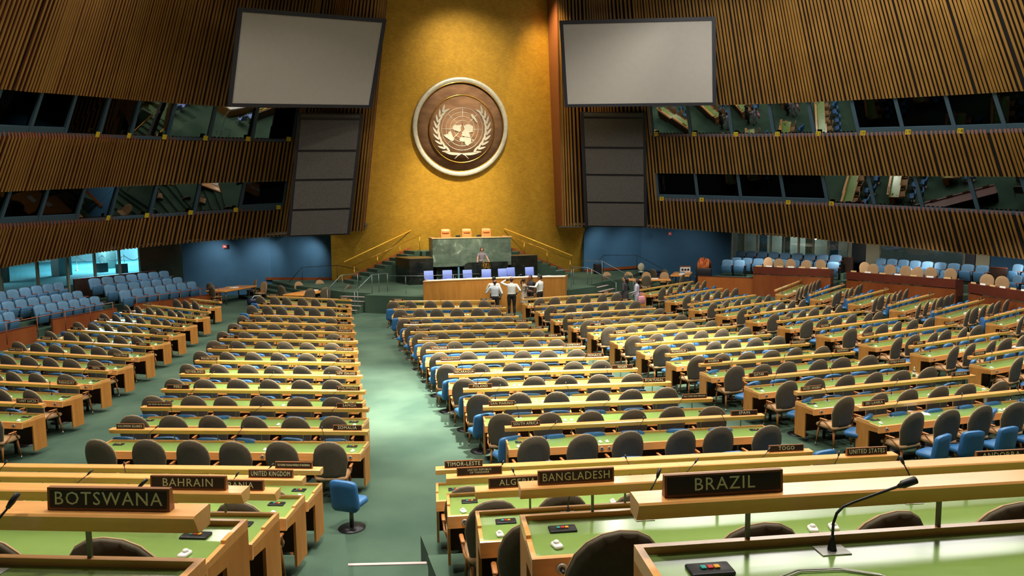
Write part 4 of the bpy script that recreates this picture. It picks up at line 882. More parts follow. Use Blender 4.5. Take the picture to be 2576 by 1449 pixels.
    for k in range(len(xs)):
        EARS.append((T4 @ Vector((xs[k] + rnd.uniform(-.01, .01), -.42 + rnd.uniform(-.02, .03), .735)), rz + rnd.uniform(-.35, .35), sn, k))
    if gi[0] == 'G' and not (i == 11 and gi in ('G2',)):
        for k in range(ns): ADV.append((T4 @ Vector((L * (k + .5) / ns + {'G3': -.02, 'G2': .12}.get(gi, .08) + rnd.uniform(-.05, .05), -1.20 + rnd.uniform(-.04, .02), 0)), rz + rnd.uniform(-.2, .2) + (.45 if k == 0 and gi in ('G3', 'G4', 'G5', 'G6') else 0), sn, k))
for gi, i, P, Q, z, ns, n1, n2 in ROWS: desk(gi, i, P, Q, z, ns, n1, n2)
CW = cam_o.matrix_world.inverted()
def seen(p, mx=1.06):
    q = CW @ p
    if q.z > -1.2: return False
    x, y = 1800 * q.x / -q.z, 1800 * q.y / -q.z; return abs(x) < 1288 * mx and y > -724 * 1.12 and y < 724
def dist(p): return (p - cam_o.location).length
ADV.append((Vector((-8.45, 10.35, 0)), -.55, 'BULL', 0))
ADV = [a for a in ADV if a[2] != 'BULL']
for loc, r in (((-8.47, 10.33, 0), -.62),): tag(dup(AC, loc, r) if False else place(AC, ACm, loc, r, False, 'single blue swivel chair standing in the aisle behind the SOMALIA desk', 'chair', None))
for k, (x, y, r) in enumerate([(3.3, 10.3, .5), (4.25, 10.15, .45), (5.3, 10.2, .35), (-3.9, 9.6, .1), (-2.5, 9.45, .0), (-1.2, 9.35, .1), (-10.6, 11.25, -.3), (-11.8, 11.6, -.25), (-9.6, 10.5, -.25)]):
    place(AC, ACm, (x, y, 0), r, False, 'blue swivel chair in the cross aisle, ' + ['behind the SRI LANKA desk, nearest the SPAIN desk', 'behind the SRI LANKA desk, second of three', 'behind the SRI LANKA desk, third from the left', 'behind the SOUTH AFRICA end of its desk', 'behind the middle of the SOUTH AFRICA desk', 'behind the SPAIN end of its desk', 'behind the SOLOMON ISLANDS desk', 'left of the SOLOMON ISLANDS desk', 'behind the middle of the SOMALIA desk'][k], 'chair', None)
def cast(lst, proto, fm, name, what, fardist, cat, group, cap, keep):
    v = [a for a in lst if seen(a[0] + Vector((0, 0, .8)))]; v.sort(key=lambda a: dist(a[0])); rest = MB()
    for q, a in enumerate(v):
        if q < cap: keep(a, dist(a[0]) > fardist)
        else:
            me = fm; Mx = Matrix.Translation(a[0]) @ Matrix.Rotation(a[1], 4, 'Z'); b = len(rest.v)
            rest.v += [Mx @ vv.co for vv in me.vertices]; rest.f += [[b + i for i in p.vertices] for p in me.polygons]; rest.m += [p.material_index for p in me.polygons]; rest.sm += [True] * len(me.polygons)
    if rest.v: o = rest.build(name, list(fm.materials)); tag(o, what, cat, group, 'stuff')
    print('CAST', name, len(v))
cast(CHAIRS, DC, DCm, 'delegate_chair_rows', 'far front rows of small grey-backed delegate chairs', 24, 'chairs', None, 300,
     lambda a, far: place(DC, DCm, a[0], a[1], far, 'grey-backed tan delegate chair, %s from the left at the %s desk' % (ORD[a[3]], a[2]), 'chair', 'delegate chairs at the %s desk' % a[2]))
cast(ADV, AC, ACm, 'adviser_chair_rows', 'far front rows of small blue chair backs between the desks', 22, 'chairs', None, 300,
     lambda a, far: place(AC, ACm, a[0], a[1], far, 'blue swivel chair, %s from the left, in the row behind the %s desk' % (ORD[a[3]], a[2]), 'chair', 'adviser chairs behind the %s desk' % a[2]))
def ear(a, far): tag(meshobj('earpiece', PM['ear'], None, a[0], a[1]), 'white plastic earpiece, %s from the left on the %s desktop' % (ORD[a[3]], a[2]), 'earpiece', 'earpieces on the %s desk' % a[2])
cast(EARS, None, PM['ear'], 'earpiece_rows', 'tiny white earpieces on the farthest desks', 99, 'earpieces', None, 300, ear)
# ================================================================ STAGE
SZ = .85
def stage():
    p = [(-3.84, 32.45), (3.25, 32.6), (5.3, 33.85), (5.15, 34.65), (6.54, 35.94), (8.6, 37.4), (10.6, 40.2), (12.7, 42.88), (8.05, 42.5), (8.05, 43.3), (-7.5, 43.3), (-10.95, 44.9), (-10.9, 44.2), (-9.83, 40.9), (-8.2, 38.0), (-7.2, 36.0), (-5.92, 34.87), (-6.37, 34.25)]
    struct(MB().poly(p, 0, SZ).build('floor_stage', M['carpet']))
    def flight(nm, A, B, n, k0, z0, rise, run, mt, nose=True):
        A, B = Vector((*A, 0)), Vector((*B, 0)); d = (B - A).normalized(); m = MB(); ns = MB()
        for k in range(k0):
            a, b = A + n * run * k, B + n * run * k; z = z0 - rise * (k + 1); c, e = b + n * run, a + n * run
            q = [(a.x, a.y), (b.x, b.y), (c.x, c.y), (e.x, e.y)]
            ar = sum(q[i][0] * q[(i + 1) % 4][1] - q[(i + 1) % 4][0] * q[i][1] for i in range(4))
            if ar < 0: q = q[::-1]
            m.poly(q, 0, z)
            if nose:
                c2, e2 = c - n * .13, e - n * .13; q = [(e2.x, e2.y), (c2.x, c2.y), (c.x + n.x * .02, c.y + n.y * .02), (e.x + n.x * .02, e.y + n.y * .02)]; 
                ar = sum(q[i][0] * q[(i + 1) % 4][1] - q[(i + 1) % 4][0] * q[i][1] for i in range(4)); ns.poly(q if ar > 0 else q[::-1], z, z + .012)
        o = m.build(nm, mt); struct(o)
        if nose: ns.build('nosing', M['nosing'], o)
    flight('floor_stage_steps', (-7.2, 36.0), (-5.95, 34.9), Vector((-.66, -.75, 0)), 4, SZ, .17, .34, M['carpet'])
    flight('floor_stage_steps', (5.15, 34.65), (6.54, 35.94), Vector((.68, -.73, 0)), 4, SZ, .17, .34, M['carpet'])
    flight('floor_side_steps', (-10.9, 44.2), (-8.2, 38.0), Vector((-.92, -.40, 0)), 4, SZ, .17, .5, M['carpet'], False)
    flight('floor_side_steps', (8.6, 37.4), (12.6, 42.8), Vector((.80, -.60, 0)), 3, SZ, .2, .5, M['carpet'], False)
    # stairs up to the podium along the gold wall
    for sg, A, B, nm in ((-1, (-6.5, 39.9), (-2.5, 41.3), 'floor_podium_stairs'), (1, (6.1, 39.6), (2.3, 41.2), 'floor_podium_stairs')):
        A, B = Vector((*A, 0)), Vector((*B, 0)); d = (B - A) / 9; nn = Vector((-d.y, d.x, 0)).normalized() * (1 if sg < 0 else -1); m = MB(); st = MB()
        for k in range(9):
            a = A + d * k; b = A + d * (k + 1); z = SZ + .185 * (k + 1); w_ = nn * 1.35
            q = [(a.x, a.y), (b.x, b.y), (b.x + w_.x, b.y + w_.y), (a.x + w_.x, a.y + w_.y)]
            m.poly(q if sg < 0 else q[::-1], SZ, z)
        struct(m.build(nm, M['carpet']))
        a, b = A + nn * 1.37, B + nn * 1.37; e = nn * .05
        vs = [a + Vector((0, 0, SZ + .0)), b + Vector((0, 0, SZ + 1.66)), b + Vector((0, 0, SZ + 1.86)), a + Vector((0, 0, SZ + .20))]
        st.add(vs + [v + e for v in vs], [(0, 1, 2, 3), (7, 6, 5, 4), (0, 4, 5, 1), (2, 6, 7, 3)]); struct(st.build('baseboard_%s' % ('stairs_left' if sg < 0 else 'stairs_right'), M['red_wood']))
        rl = empty('handrail', A + nn * 1.2, 0, 'brass handrail climbing the podium stairs along the gold wall, %s side' % ('left' if sg < 0 else 'right'), 'handrail')
        o = rl.location; r_ = MB(); r_.tube([a - nn * .12 + Vector((0, 0, SZ + .18 + 1.0)) - o, b - nn * .12 + Vector((0, 0, SZ + 1.85 + 1.0)) - o], .024, 8); r_.build('rail', M['painted_glow_rail'], rl)
        r2 = MB(); r2.tube([a - nn * 1.30 + Vector((0, 0, SZ + 1.0)) - o, b - nn * 1.30 + Vector((0, 0, SZ + 1.66 + .95)) - o], .016, 6); r2.build('rail', M['brass'], rl)
        for t in (.02, .35, .68, .98):
            P = a.lerp(b, t) - nn * 1.30; zz = SZ + 1.66 * t; MB().tube([P + Vector((0, 0, zz)) - o, P + Vector((0, 0, zz + .96)) - o], .014, 6).build('post', M['brass'], rl)
    struct(MB().poly([(-2.6, 40.5), (2.5, 40.4), (2.5, 42.3), (-2.6, 42.4)], SZ, 2.52).build('floor_podium', M['carpet']))
M['painted_glow_rail'] = mat('brass_rail_painted_glow', (.8, .45, .06), .3, metal=.6, emit=(1, .55, .05), es=.3)  # emission painted in for the bright line reflected along the rail
stage()
def rail(path, posts, lab, z0s=None, r=.018, name='handrail', mt='steel2'):
    o = Vector(path[0]); rt = empty(name, (o.x, o.y, 0), 0, lab, 'handrail'); b = Vector((o.x, o.y, 0))
    MB().tube([Vector(p) - b for p in path], r, 6).build('rail', M[mt], rt)
    for x, y, z0, z1 in posts: MB().tube([Vector((x, y, z0)) - b, Vector((x, y, z1)) - b], r * .85, 6).build('post', M[mt], rt)
M['steel2'] = mat('grey_steel_rail', (.20, .23, .24), .35, metal=.5)
def rails():
    rail([(-6.55, 35.9, 1.75), (-7.35, 35.6, 1.72), (-8.05, 34.9, 1.1)], [(-6.55, 35.9, SZ, 1.75), (-7.3, 35.7, SZ, 1.73), (-8.05, 34.9, .17, 1.12)], 'grey steel handrail on the left edge of the left stage steps')
    rail([(-5.15, 35.4, 1.76), (-5.95, 34.9, 1.74), (-6.85, 33.9, 1.05)], [(-5.15, 35.4, SZ, 1.76), (-5.6, 35.1, SZ, 1.75), (-5.95, 34.9, SZ, 1.75), (-6.85, 33.9, 0.0, 1.07), (-6.7, 34.05, 0.0, 1.1)], 'grey steel handrail on the right edge of the left stage steps')
    rail([(-5.3, 34.4, 1.72), (-3.9, 33.6, 1.72), (-.9, 33.7, 1.72)], [(-4.45, 33.95, SZ, 1.72), (-2.2, 33.65, SZ, 1.72)], 'thin grey guard rail along the stage front left of the wooden rostrum desk', r=.012)
    rail([(2.9, 33.4, 1.75), (4.95, 34.5, 1.76)], [(3.9, 33.85, SZ, 1.75)], 'thin grey guard rail along the stage front right of the wooden rostrum desk', r=.012)
    rail([(4.35, 35.15, 1.78), (5.15, 34.75, 1.76), (6.25, 33.6, 1.02)], [(5.15, 34.75, SZ, 1.76), (5.3, 34.55, SZ, 1.7), (6.25, 33.6, .0, 1.04), (4.5, 35.1, SZ, 1.76)], 'grey steel handrail on the left edge of the right stage steps')
    rail([(5.7, 36.9, 1.98), (6.6, 36.2, 1.95), (7.9, 35.0, 1.1)], [(6.6, 36.2, SZ, 1.95), (7.9, 35.0, .0, 1.1)], 'grey steel handrail on the right edge of the right stage steps')
    rail([(-9.9, 41.0, 1.0), (-9.2, 41.3, 1.78), (-7.3, 41.6, 1.82), (-6.3, 38.8, 1.74)], [(-9.2, 41.3, SZ, 1.78), (-7.3, 41.6, SZ, 1.82), (-6.3, 38.8, SZ, 1.74)], 'black handrail beside the dark side steps, in front of the left blue wall', mt='black_metal', r=.015)
    rail([(8.1, 40.2, 1.7), (9.0, 41.6, 1.95), (11.2, 41.4, 1.9), (12.6, 40.1, .95)], [(9.0, 41.6, SZ, 1.95), (11.2, 41.4, SZ, 1.9), (12.6, 40.1, .4, .97)], 'black handrail beside the side steps, in front of the right blue wall', mt='black_metal', r=.015)
rails()
def podium():
    rt = empty('podium_desk', (0, 39.2, SZ), 0, 'high green marble podium desk with a pale wooden top below the gold wall', 'desk'); B = -39.2
    MB().box(-2.22, 2.28, 0, .10, .86, 2.42).build('front_panel', M['marble'], rt)
    for x in (-2.22, 2.20): MB().box(x, x + .08, .10, 1.25, .86, 2.42).build('side_panel', M['marble'], rt)
    MB().box(-2.0, 2.1, .25, 1.1, 0, .86).build('base', M['black_marble'], rt)
    t = MB(); t.box(-2.26, 2.32, -.03, .16, 2.42, 2.48); t.box(-2.26, -2.05, .16, 1.28, 2.42, 2.48); t.box(2.10, 2.32, .16, 1.28, 2.42, 2.48); t.build('wooden_trim', M['oak'], rt)
    MB().box(-2.05, 2.10, .16, 1.2, 2.30, 2.34).build('worktop', M['oak'], rt)
    for nm, pl, z1, lab in (('side_block', [(-4.17, 40.1), (-3.67, 38.25), (-2.36, 38.3), (-2.28, 40.3), (-4.1, 40.4)], 2.28, 'black marble side block left of the green marble podium'), ('side_block', [(2.36, 39.6), (4.02, 39.7), (4.02, 40.6), (2.36, 40.6)], 2.2, 'black marble side block right of the green marble podium')):
        cx, cy = sum(p[0] for p in pl) / len(pl), sum(p[1] for p in pl) / len(pl)
        r_ = empty(nm, (cx, cy, SZ), 0, lab, 'podium block'); MB().poly([(x - cx, y - cy) for x, y in pl], 0, z1 - SZ - .03).build('body', M['black_marble'], r_)
        MB().poly([((x - cx) * 1.015, (y - cy) * 1.02) for x, y in pl], z1 - SZ - .03, z1 - SZ).build('top_slab', M['oak_dark'], r_)
    # lectern
    lt = empty('lectern', (.4, 37.5, SZ), 0, 'black marble speaker lectern with a small gold seal in front of the green podium', 'lectern')
    pts = [(-1.22, 0), (1.22, 0), (1.22, 1.17), (-.95, 1.17), (-1.14, 1.10), (-1.22, .95)]
    m = MB(); n = len(pts); m.add([(x, 0, z) for x, z in pts] + [(x, .12, z) for x, z in pts], [tuple(range(n)), tuple(reversed(range(n, 2 * n)))] + [(i, (i + 1) % n, n + (i + 1) % n, n + i) for i in range(n)]); m.build('front_panel', M['black_marble'], lt)
    MB().box(-1.15, 1.2, .12, .55, .95, 1.0).build('shelf', M['black_marble'], lt)
    for x in (-1.15, 1.12): MB().box(x, x + .08, .12, .6, 0, .98).build('side_panel', M['black_marble'], lt)
    g = MB(); g.tube([(-.55, .05, 1.17), (-.55, .05, 1.28), (.52, .05, 1.28), (.55, .05, 1.17)], .008, 5); g.build('reading_stand', M['steel'], lt)
    s_ = empty('x', (0, 0, 0)); bpy.data.objects.remove(s_)
    se = MB(); R = .23
    se.tube([(R * math.cos(t * PI / 16), -.012, R * math.sin(t * PI / 16)) for t in range(7 - 12 + 5, 32)], .012, 5, closed=False)
    for rr in (.115, .075, .04): se.tube([(rr * math.cos(t * PI / 12), -.012, rr * math.sin(t * PI / 12)) for t in range(24)], .005, 4, closed=True)
    for k in range(4): a = k * PI / 4; se.tube([(-.115 * math.cos(a), -.012, -.115 * math.sin(a)), (.115 * math.cos(a), -.012, .115 * math.sin(a))], .004, 4)
    for sg in (-1, 1):
        for k in range(8): a = math.radians(-70 + k * 17); se.ball((sg * .155 * math.cos(a), -.012, .155 * math.sin(a)), (.022, .006, .022), 0, 6)
    o = se.build('gold_seal', M['brass'], lt, (-.02, 0, .99))
    tag(MB().box(-.045, .045, -.02, .0, 0, .98).build('teleprompter_stand', M['teal'], None, (-1.24, 37.0, SZ)), 'slim blue panel standing at the left end of the black lectern', 'panel')
M['oak'] = mat('pale_oak', (.62, .40, .18), .45, col2=(.68, .45, .22), scale=3); M['oak_dark'] = mat('dark_oak', (.12, .09, .04), .4); M['teal'] = mat('teal_paint', (.08, .22, .35), .4)
podium()
def leather_chair():
    rt = empty('leather_chair', (0, 0, 0)); shell, cush, pipe = back_shapes(.56, .62, .78, .12, .08, .12, .04, .10, .48, .28, .04, 3.5)
    cush.xf(Matrix.Rotation(PI, 4, 'Z')); shell.xf(Matrix.Rotation(PI, 4, 'Z')); cush.build('backrest', M['orange_leather'], rt); shell.build('back_shell', M['orange_leather'], rt)
    h = MB().rbox(-.2, .2, .0, .06, 0, .16, .03); h.xf(Matrix.Translation((0, -.44, 1.0))); h.build('head_cushion', M['orange_leather'], rt)
    MB().rbox(-.28, .28, -.55, .05, .40, .52, .08).build('seat', M['orange_leather'], rt)
    for x in (-.32, .26): MB().rbox(x, x + .06, -.45, .0, .60, .66, .02).build('armrest', M['orange_leather'], rt)
    MB().lathe([(.28, 0), (.06, .05), (.035, .08), (.035, .4)], 12, c=(0, -.25, 0)).build('base', M['black_metal'], rt); return rt
def mesh_chair():
    rt = empty('office_chair', (0, 0, 0)); b = MB(); b.rbox(-.24, .24, -.02, .02, 0, .50, .018); b.xf(Matrix.Translation((0, .27, .52)) @ Matrix.Rotation(-.12, 4, 'X')); b.build('backrest', M['periwinkle'], rt)
    MB().rbox(-.24, .24, -.24, .22, .42, .48, .06).build('seat', M['periwinkle'], rt)
    for sg in (-1, 1): MB().tube([(sg * .22, .24, .50), (sg * .33, .10, .56), (sg * .33, -.05, .66), (sg * .30, -.20, .68)], .018, 6).build('arm', M['steel'], rt)
    m = MB(); m.tube([(0, 0, .42), (0, 0, .08)], .03, 8)
    for k in range(5): a = k * 2 * PI / 5; m.tube([(0, 0, .09), (.27 * math.cos(a), .27 * math.sin(a), .05)], .018, 5)
    for k in range(5): a = k * 2 * PI / 5; m.ball((.28 * math.cos(a), .28 * math.sin(a), .03), .03, 0, 6)
    m.build('base', M['black_metal'], rt); return rt
def secretariat():
    c = leather_chair()
    for k, x in enumerate((-1.17, .07, 1.24)):
        o = c if k == 0 else dup(c, (0, 0, 0), 0); o.location = (x, 41.15, 2.52); tag(o, 'high-backed orange leather chair behind the green marble podium, %s of three' % ('leftmost', 'middle one', 'rightmost')[k], 'chair', 'leather podium chairs')
    for k, x in enumerate((-.62, .60)):
        m = MB().rbox(-.14, .14, -.03, .03, 0, .24, .02); s_ = m.build('monitor', M['black'], None, (x, 40.0, SZ + 2.34)); tag(s_, 'small black monitor on the marble podium, left of the %s leather chair' % ('middle', 'rightmost')[k], 'monitor'); s_.rotation_euler.z = .3
    for k, (x, wd) in enumerate([(-1.3, .35), (-.9, .25), (-.3, .2), (.2, .25), (.85, .4), (1.45, .3), (-1.75, .2)]):
        tag(MB().box(-wd / 2, wd / 2, -.12, .12, 0, .09).build('paper_stack', M['paper'], None, (x, 39.55, SZ + 2.34)), 'small white stack of papers on the marble podium top', 'papers', 'paper stacks on the marble podium')
    # long curved rostrum desk in front of the stage
    rt = empty('rostrum_desk', (-.5, 32.0, 0), 0, 'long orange-brown wooden rostrum desk with a white top at the stage front', 'desk')
    fr = [(-3.42, -.02), (-1.7, .12), (0, .16), (1.6, .08), (3.28, -.32)]; bk = [(3.95, 1.15), (1.9, 1.42), (.2, 1.5), (-1.5, 1.48), (-3.05, 1.32)]
    m = MB(); m.poly(fr + [(x, y + .06) for x, y in reversed(fr)], 0, 1.58); m.poly([fr[-1], bk[0], (bk[0][0] - .06, bk[0][1]), (fr[-1][0] - .06, fr[-1][1])], 0, 1.58); m.poly([(bk[-1][0], bk[-1][1]), fr[0], (fr[0][0] + .06, fr[0][1]), (bk[-1][0] + .06, bk[-1][1])], 0, 1.58); m.build('front_panel', M['rostrum_wood'], rt)
    MB().poly([(x, y + .06) for x, y in fr] + bk, 1.50, 1.54).build('worktop', M['paper_top'], rt)
    MB().poly([(x * 1.004, y - .02) for x, y in fr] + [(x, y + .10) for x, y in reversed(fr)], 1.58, 1.61).build('edge_strip', M['oak'], rt)
    MB().poly([(x, y) for x, y in bk] + [(x * .99, y - .04) for x, y in reversed(bk)], 0, 1.50).build('back_panel', M['wood_side'], rt)
    ch = mesh_chair()
    for k, (x, y, r) in enumerate([(-3.18, 34.35, .15), (-2.29, 34.4, .0), (-1.3, 34.15, .1), (-.4, 34.15, -.1), (.52, 34.2, .15), (1.16, 34.75, .3), (2.05, 34.6, .1)]):
        o = ch if k == 0 else dup(ch, (0, 0, 0), 0); o.location = (x, y, SZ); o.rotation_euler.z = r
        tag(o, 'periwinkle blue office chair behind the wooden rostrum desk, %s of seven from the left' % ORD[k], 'chair', 'periwinkle office chairs behind the rostrum desk')
    rnd = random.Random(3)
    for k in range(9):
        x = -3.4 + k * .72; w_ = rnd.uniform(.22, .5)
        tag(MB().box(-w_ / 2, w_ / 2, -.15, .15, 0, rnd.uniform(.01, .03)).build('document', M['paper'], None, (x, 33.0 + rnd.uniform(-.2, .15), 1.54), rnd.uniform(-.3, .3)), 'white sheets of paper lying on the long rostrum desk', 'papers', 'papers on the rostrum desk')
    for k, x in enumerate((-2.45, -1.5, .1, 1.3)):
        o = MB().prism([(-.05, 0), (.05, 0), (0, .10)], -.28, .28).build('name_board', M['paper'] if k != 0 else M['grey_plate'], None, (x, 32.45, 1.54)); tag(o, 'folded white name board standing on the front edge of the rostrum desk', 'sign', 'name boards on the rostrum desk')
M['rostrum_wood'] = mat('rostrum_wood', (.36, .15, .025), .4, col2=(.43, .19, .035), scale=2.2, stretch=(3, 3, .5), coat=.2); M['paper_top'] = mat('white_desktop', (.72, .70, .68), .5)
secretariat()
# ================================================================ side tables, benches and theatre seats
def table(x, y, rz, L, Wd, lab, z=0):
    rt = empty('conference_table', (x, y, z), rz, lab, 'table')
    MB().rbox(-L / 2, L / 2, -Wd / 2, Wd / 2, .66, .76, .03).build('table_top', M['table_wood'], rt)
    for sx in (-1, 1):
        for sy in (-1, 1): MB().tube([(sx * (L / 2 - .2), sy * (Wd / 2 - .12), .66), (sx * (L / 2 - .2), sy * (Wd / 2 - .12), 0)], .028, 8).build('leg', M['dark_steel'], rt)
    return rt
M['table_wood'] = mat('table_orange_wood', (.70, .27, .045), .35, col2=(.78, .33, .07), scale=3, coat=.3)
table(-12.9, 41.6, 1.05, 2.9, 1.2, 'orange wooden table in front of the left blue wall'); table(-8.75, 38.1, 1.0, 3.4, 1.15, 'orange wooden table at the foot of the left stage steps')
table(9.3, 37.9, -.42, 4.2, 1.1, 'long orange wooden table at the foot of the right stage steps'); table(13.6, 40.0, .98, 2.8, 1.15, 'wooden table with control box beside the right blue wall')
def extra_chairs():
    for k, (x, y, rz, lab) in enumerate([(-12.0, 42.9, 1.9, 'tan delegate chair at the far end of the left-wall table'), (-11.4, 41.2, 2.3, 'tan delegate chair on the right side of the left-wall table'), (-13.6, 40.3, -.9, 'tan delegate chair at the near left side of the left-wall table'), (-13.9, 41.9, -.6, 'tan delegate chair on the far left side of the left-wall table'),
        (-10.1, 38.9, -.75, 'tan delegate chair on the left side of the left stage table'), (-9.3, 40.3, 3.6, 'tan delegate chair behind the left stage table, left one'), (-8.2, 40.9, 3.5, 'tan delegate chair behind the left stage table, right one'), (-8.9, 36.6, .3, 'tan delegate chair with its back to us at the left stage table, left one'), (-8.15, 36.9, .3, 'tan delegate chair with its back to us at the left stage table, middle one'), (-7.1, 37.7, .9, 'grey-backed delegate chair at the right end of the left stage table'),
        (8.3, 39.3, 3.0, 'tan delegate chair behind the long right table, leftmost'), (9.5, 38.9, 2.9, 'tan delegate chair behind the long right table, second from the left'), (10.4, 38.4, 2.8, 'tan delegate chair behind the long right table, third from the left'), (11.3, 37.9, 2.7, 'tan delegate chair behind the long right table, rightmost'),
        (7.3, 37.4, -.3, 'grey-backed delegate chair at the near left of the long right table'), (9.4, 36.6, -.2, 'grey-backed delegate chair at the near side of the long right table'), (11.4, 36.4, .6, 'grey-backed delegate chair at the right end of the long right table'),
        (12.1, 40.7, -1.0, 'tan delegate chair left of the control-box table, farther one'), (12.5, 40.0, -.9, 'tan delegate chair left of the control-box table, nearer one'), (14.8, 39.6, 1.2, 'grey-backed delegate chair right of the control-box table, nearer one'), (15.2, 40.6, 1.3, 'grey-backed delegate chair right of the control-box table, farther one')]):
        z = 0; rt_ = dup(DC, (x, y, z), rz); tag(rt_, lab, 'chair', 'spare'); del rt_['group']
    for k, (x, y, z) in enumerate(BC):
        rt_ = dup(DC, (x, y + .25, z - .93), 2.45 + (.12 if k % 3 else -.2)); tag(rt_, 'tan chair behind the red-brown observer desks, %s from the left' % (ORD + ['eleventh', 'twelfth', 'thirteenth', 'fourteenth'])[k], 'chair'); 
        if 'group' in rt_: del rt_['group']
extra_chairs()
def theatre_seat():
    rt = empty('theatre_seat', (0, 0, 0)); shell, cush, pipe = back_shapes(.56, .52, .52, .14, .07, .09, .03, .16, .36, .12, .02, 3.0)
    # faces -y
    R = Matrix.Rotation(PI, 4, 'Z'); shell.xf(R); cush.xf(R)
    cush.build('backrest', M['blue_fabric'], rt); shell.build('back_shell', M['blue_fabric_dark'], rt)
    st = MB(); st.rbox(-.25, .25, -.055, .055, 0, .44, .05); st.xf(Matrix.Translation((0, -.26, .16)) @ Matrix.Rotation(.18, 4, 'X')); st.build('tip_up_seat', M['blue_fabric_dark'], rt)
    ar = MB(); ar.rbox(-.035, .035, -.42, -.08, .58, .61, .03); ar.xf(Matrix.Translation((.31, 0, 0))); o = ar.build('armrest', M['arm_red'], rt)
    MB().box(.295, .325, -.26, -.06, 0, .58).build('support', M['black_metal'], o); return rt
TS = theatre_seat()
def seats():
    nms = {'left_front': 'front row at the left edge', 'left_middle': 'middle row at the left edge', 'left_back': 'back row at the left edge', 'leftfar_front': 'front row nearest the left blue wall', 'leftfar_middle': 'middle row nearest the left blue wall', 'leftfar_back': 'back row nearest the left blue wall',
           'right_back': 'back row under the right gallery glass', 'right_middle': 'middle row under the right gallery glass', 'right_front': 'front row beside the right blue wall', 'rightnear_back': 'back row right of the cream column', 'rightnear_middle': 'front row right of the cream column', 'rightmost_back': 'back row at the right edge', 'rightmost_front': 'front row at the right edge'}
    first = True; cnt = {}
    for nm, a, b, n in SEATS:
        A, B = Vector(a), Vector(b); d = (B - A); d.z = 0; d.normalize(); left = nm.startswith('left'); ang = math.atan2(d.y, d.x)
        F = Vector((d.y, -d.x, 0)) if left else Vector((-d.y, d.x, 0))
        if F.y > 0 and not left: F = -F
        if left and F.x < 0: F = -F
        if not left and F.x > 0: F = -F
        rz = math.atan2(F.x, -F.y); base = Vector((A.x, A.y, A.z - .88)) - F * .06; zt = A.z - .88
        # tier under the row
        p0 = A - d * .75 - F * .55; p1 = B + d * .75 - F * .55; p2 = B + d * .75 + F * (.62 if 'front' in nm else .5); p3 = A - d * .75 + F * (.62 if 'front' in nm else .5)
        q = [(p.x, p.y) for p in (p0, p1, p2, p3)]; ar = sum(q[i][0] * q[(i + 1) % 4][1] - q[(i + 1) % 4][0] * q[i][1] for i in range(4)); 
        struct(MB().poly(q if ar > 0 else q[::-1], 0, zt - .001 * (len(cnt) % 3)).build('floor_seat_tier', M['carpet']))
        for k in range(n):
            t = k / (n - 1) if n > 1 else 0; P = A.lerp(B, t) - F * .06; c = cnt.get(nm, 0); cnt[nm] = c + 1
            o = TS if first else dup(TS, (0, 0, 0), 0); first = False; o.location = (P.x, P.y, zt); o.rotation_euler.z = rz; sc_ = max(1.0, min(1.32, ((B - A).length / max(1, n - 1)) / .635)); o.scale = (sc_, 1.05, 1.0 + (sc_ - 1) * .5)
            tag(o, 'blue theatre seat, %s from the left in the %s' % (ORD[c], nms[nm]), 'seat', 'theatre seats, ' + nms[nm])
seats()
def _behind(nm):
    for n_, a, b, c in SEATS:
        if n_ == nm:
            A, B = Vector(a), Vector(b); d = (B - A); d.z = 0; d.normalize(); F = Vector((d.y, -d.x, 0)); F = F if F.x > 0 else -F
            return tuple((A - d * .6 + F * .62).xy), tuple((B + d * .6 + F * .62).xy)
SB = _behind('right_back') + _behind('rightnear_back')
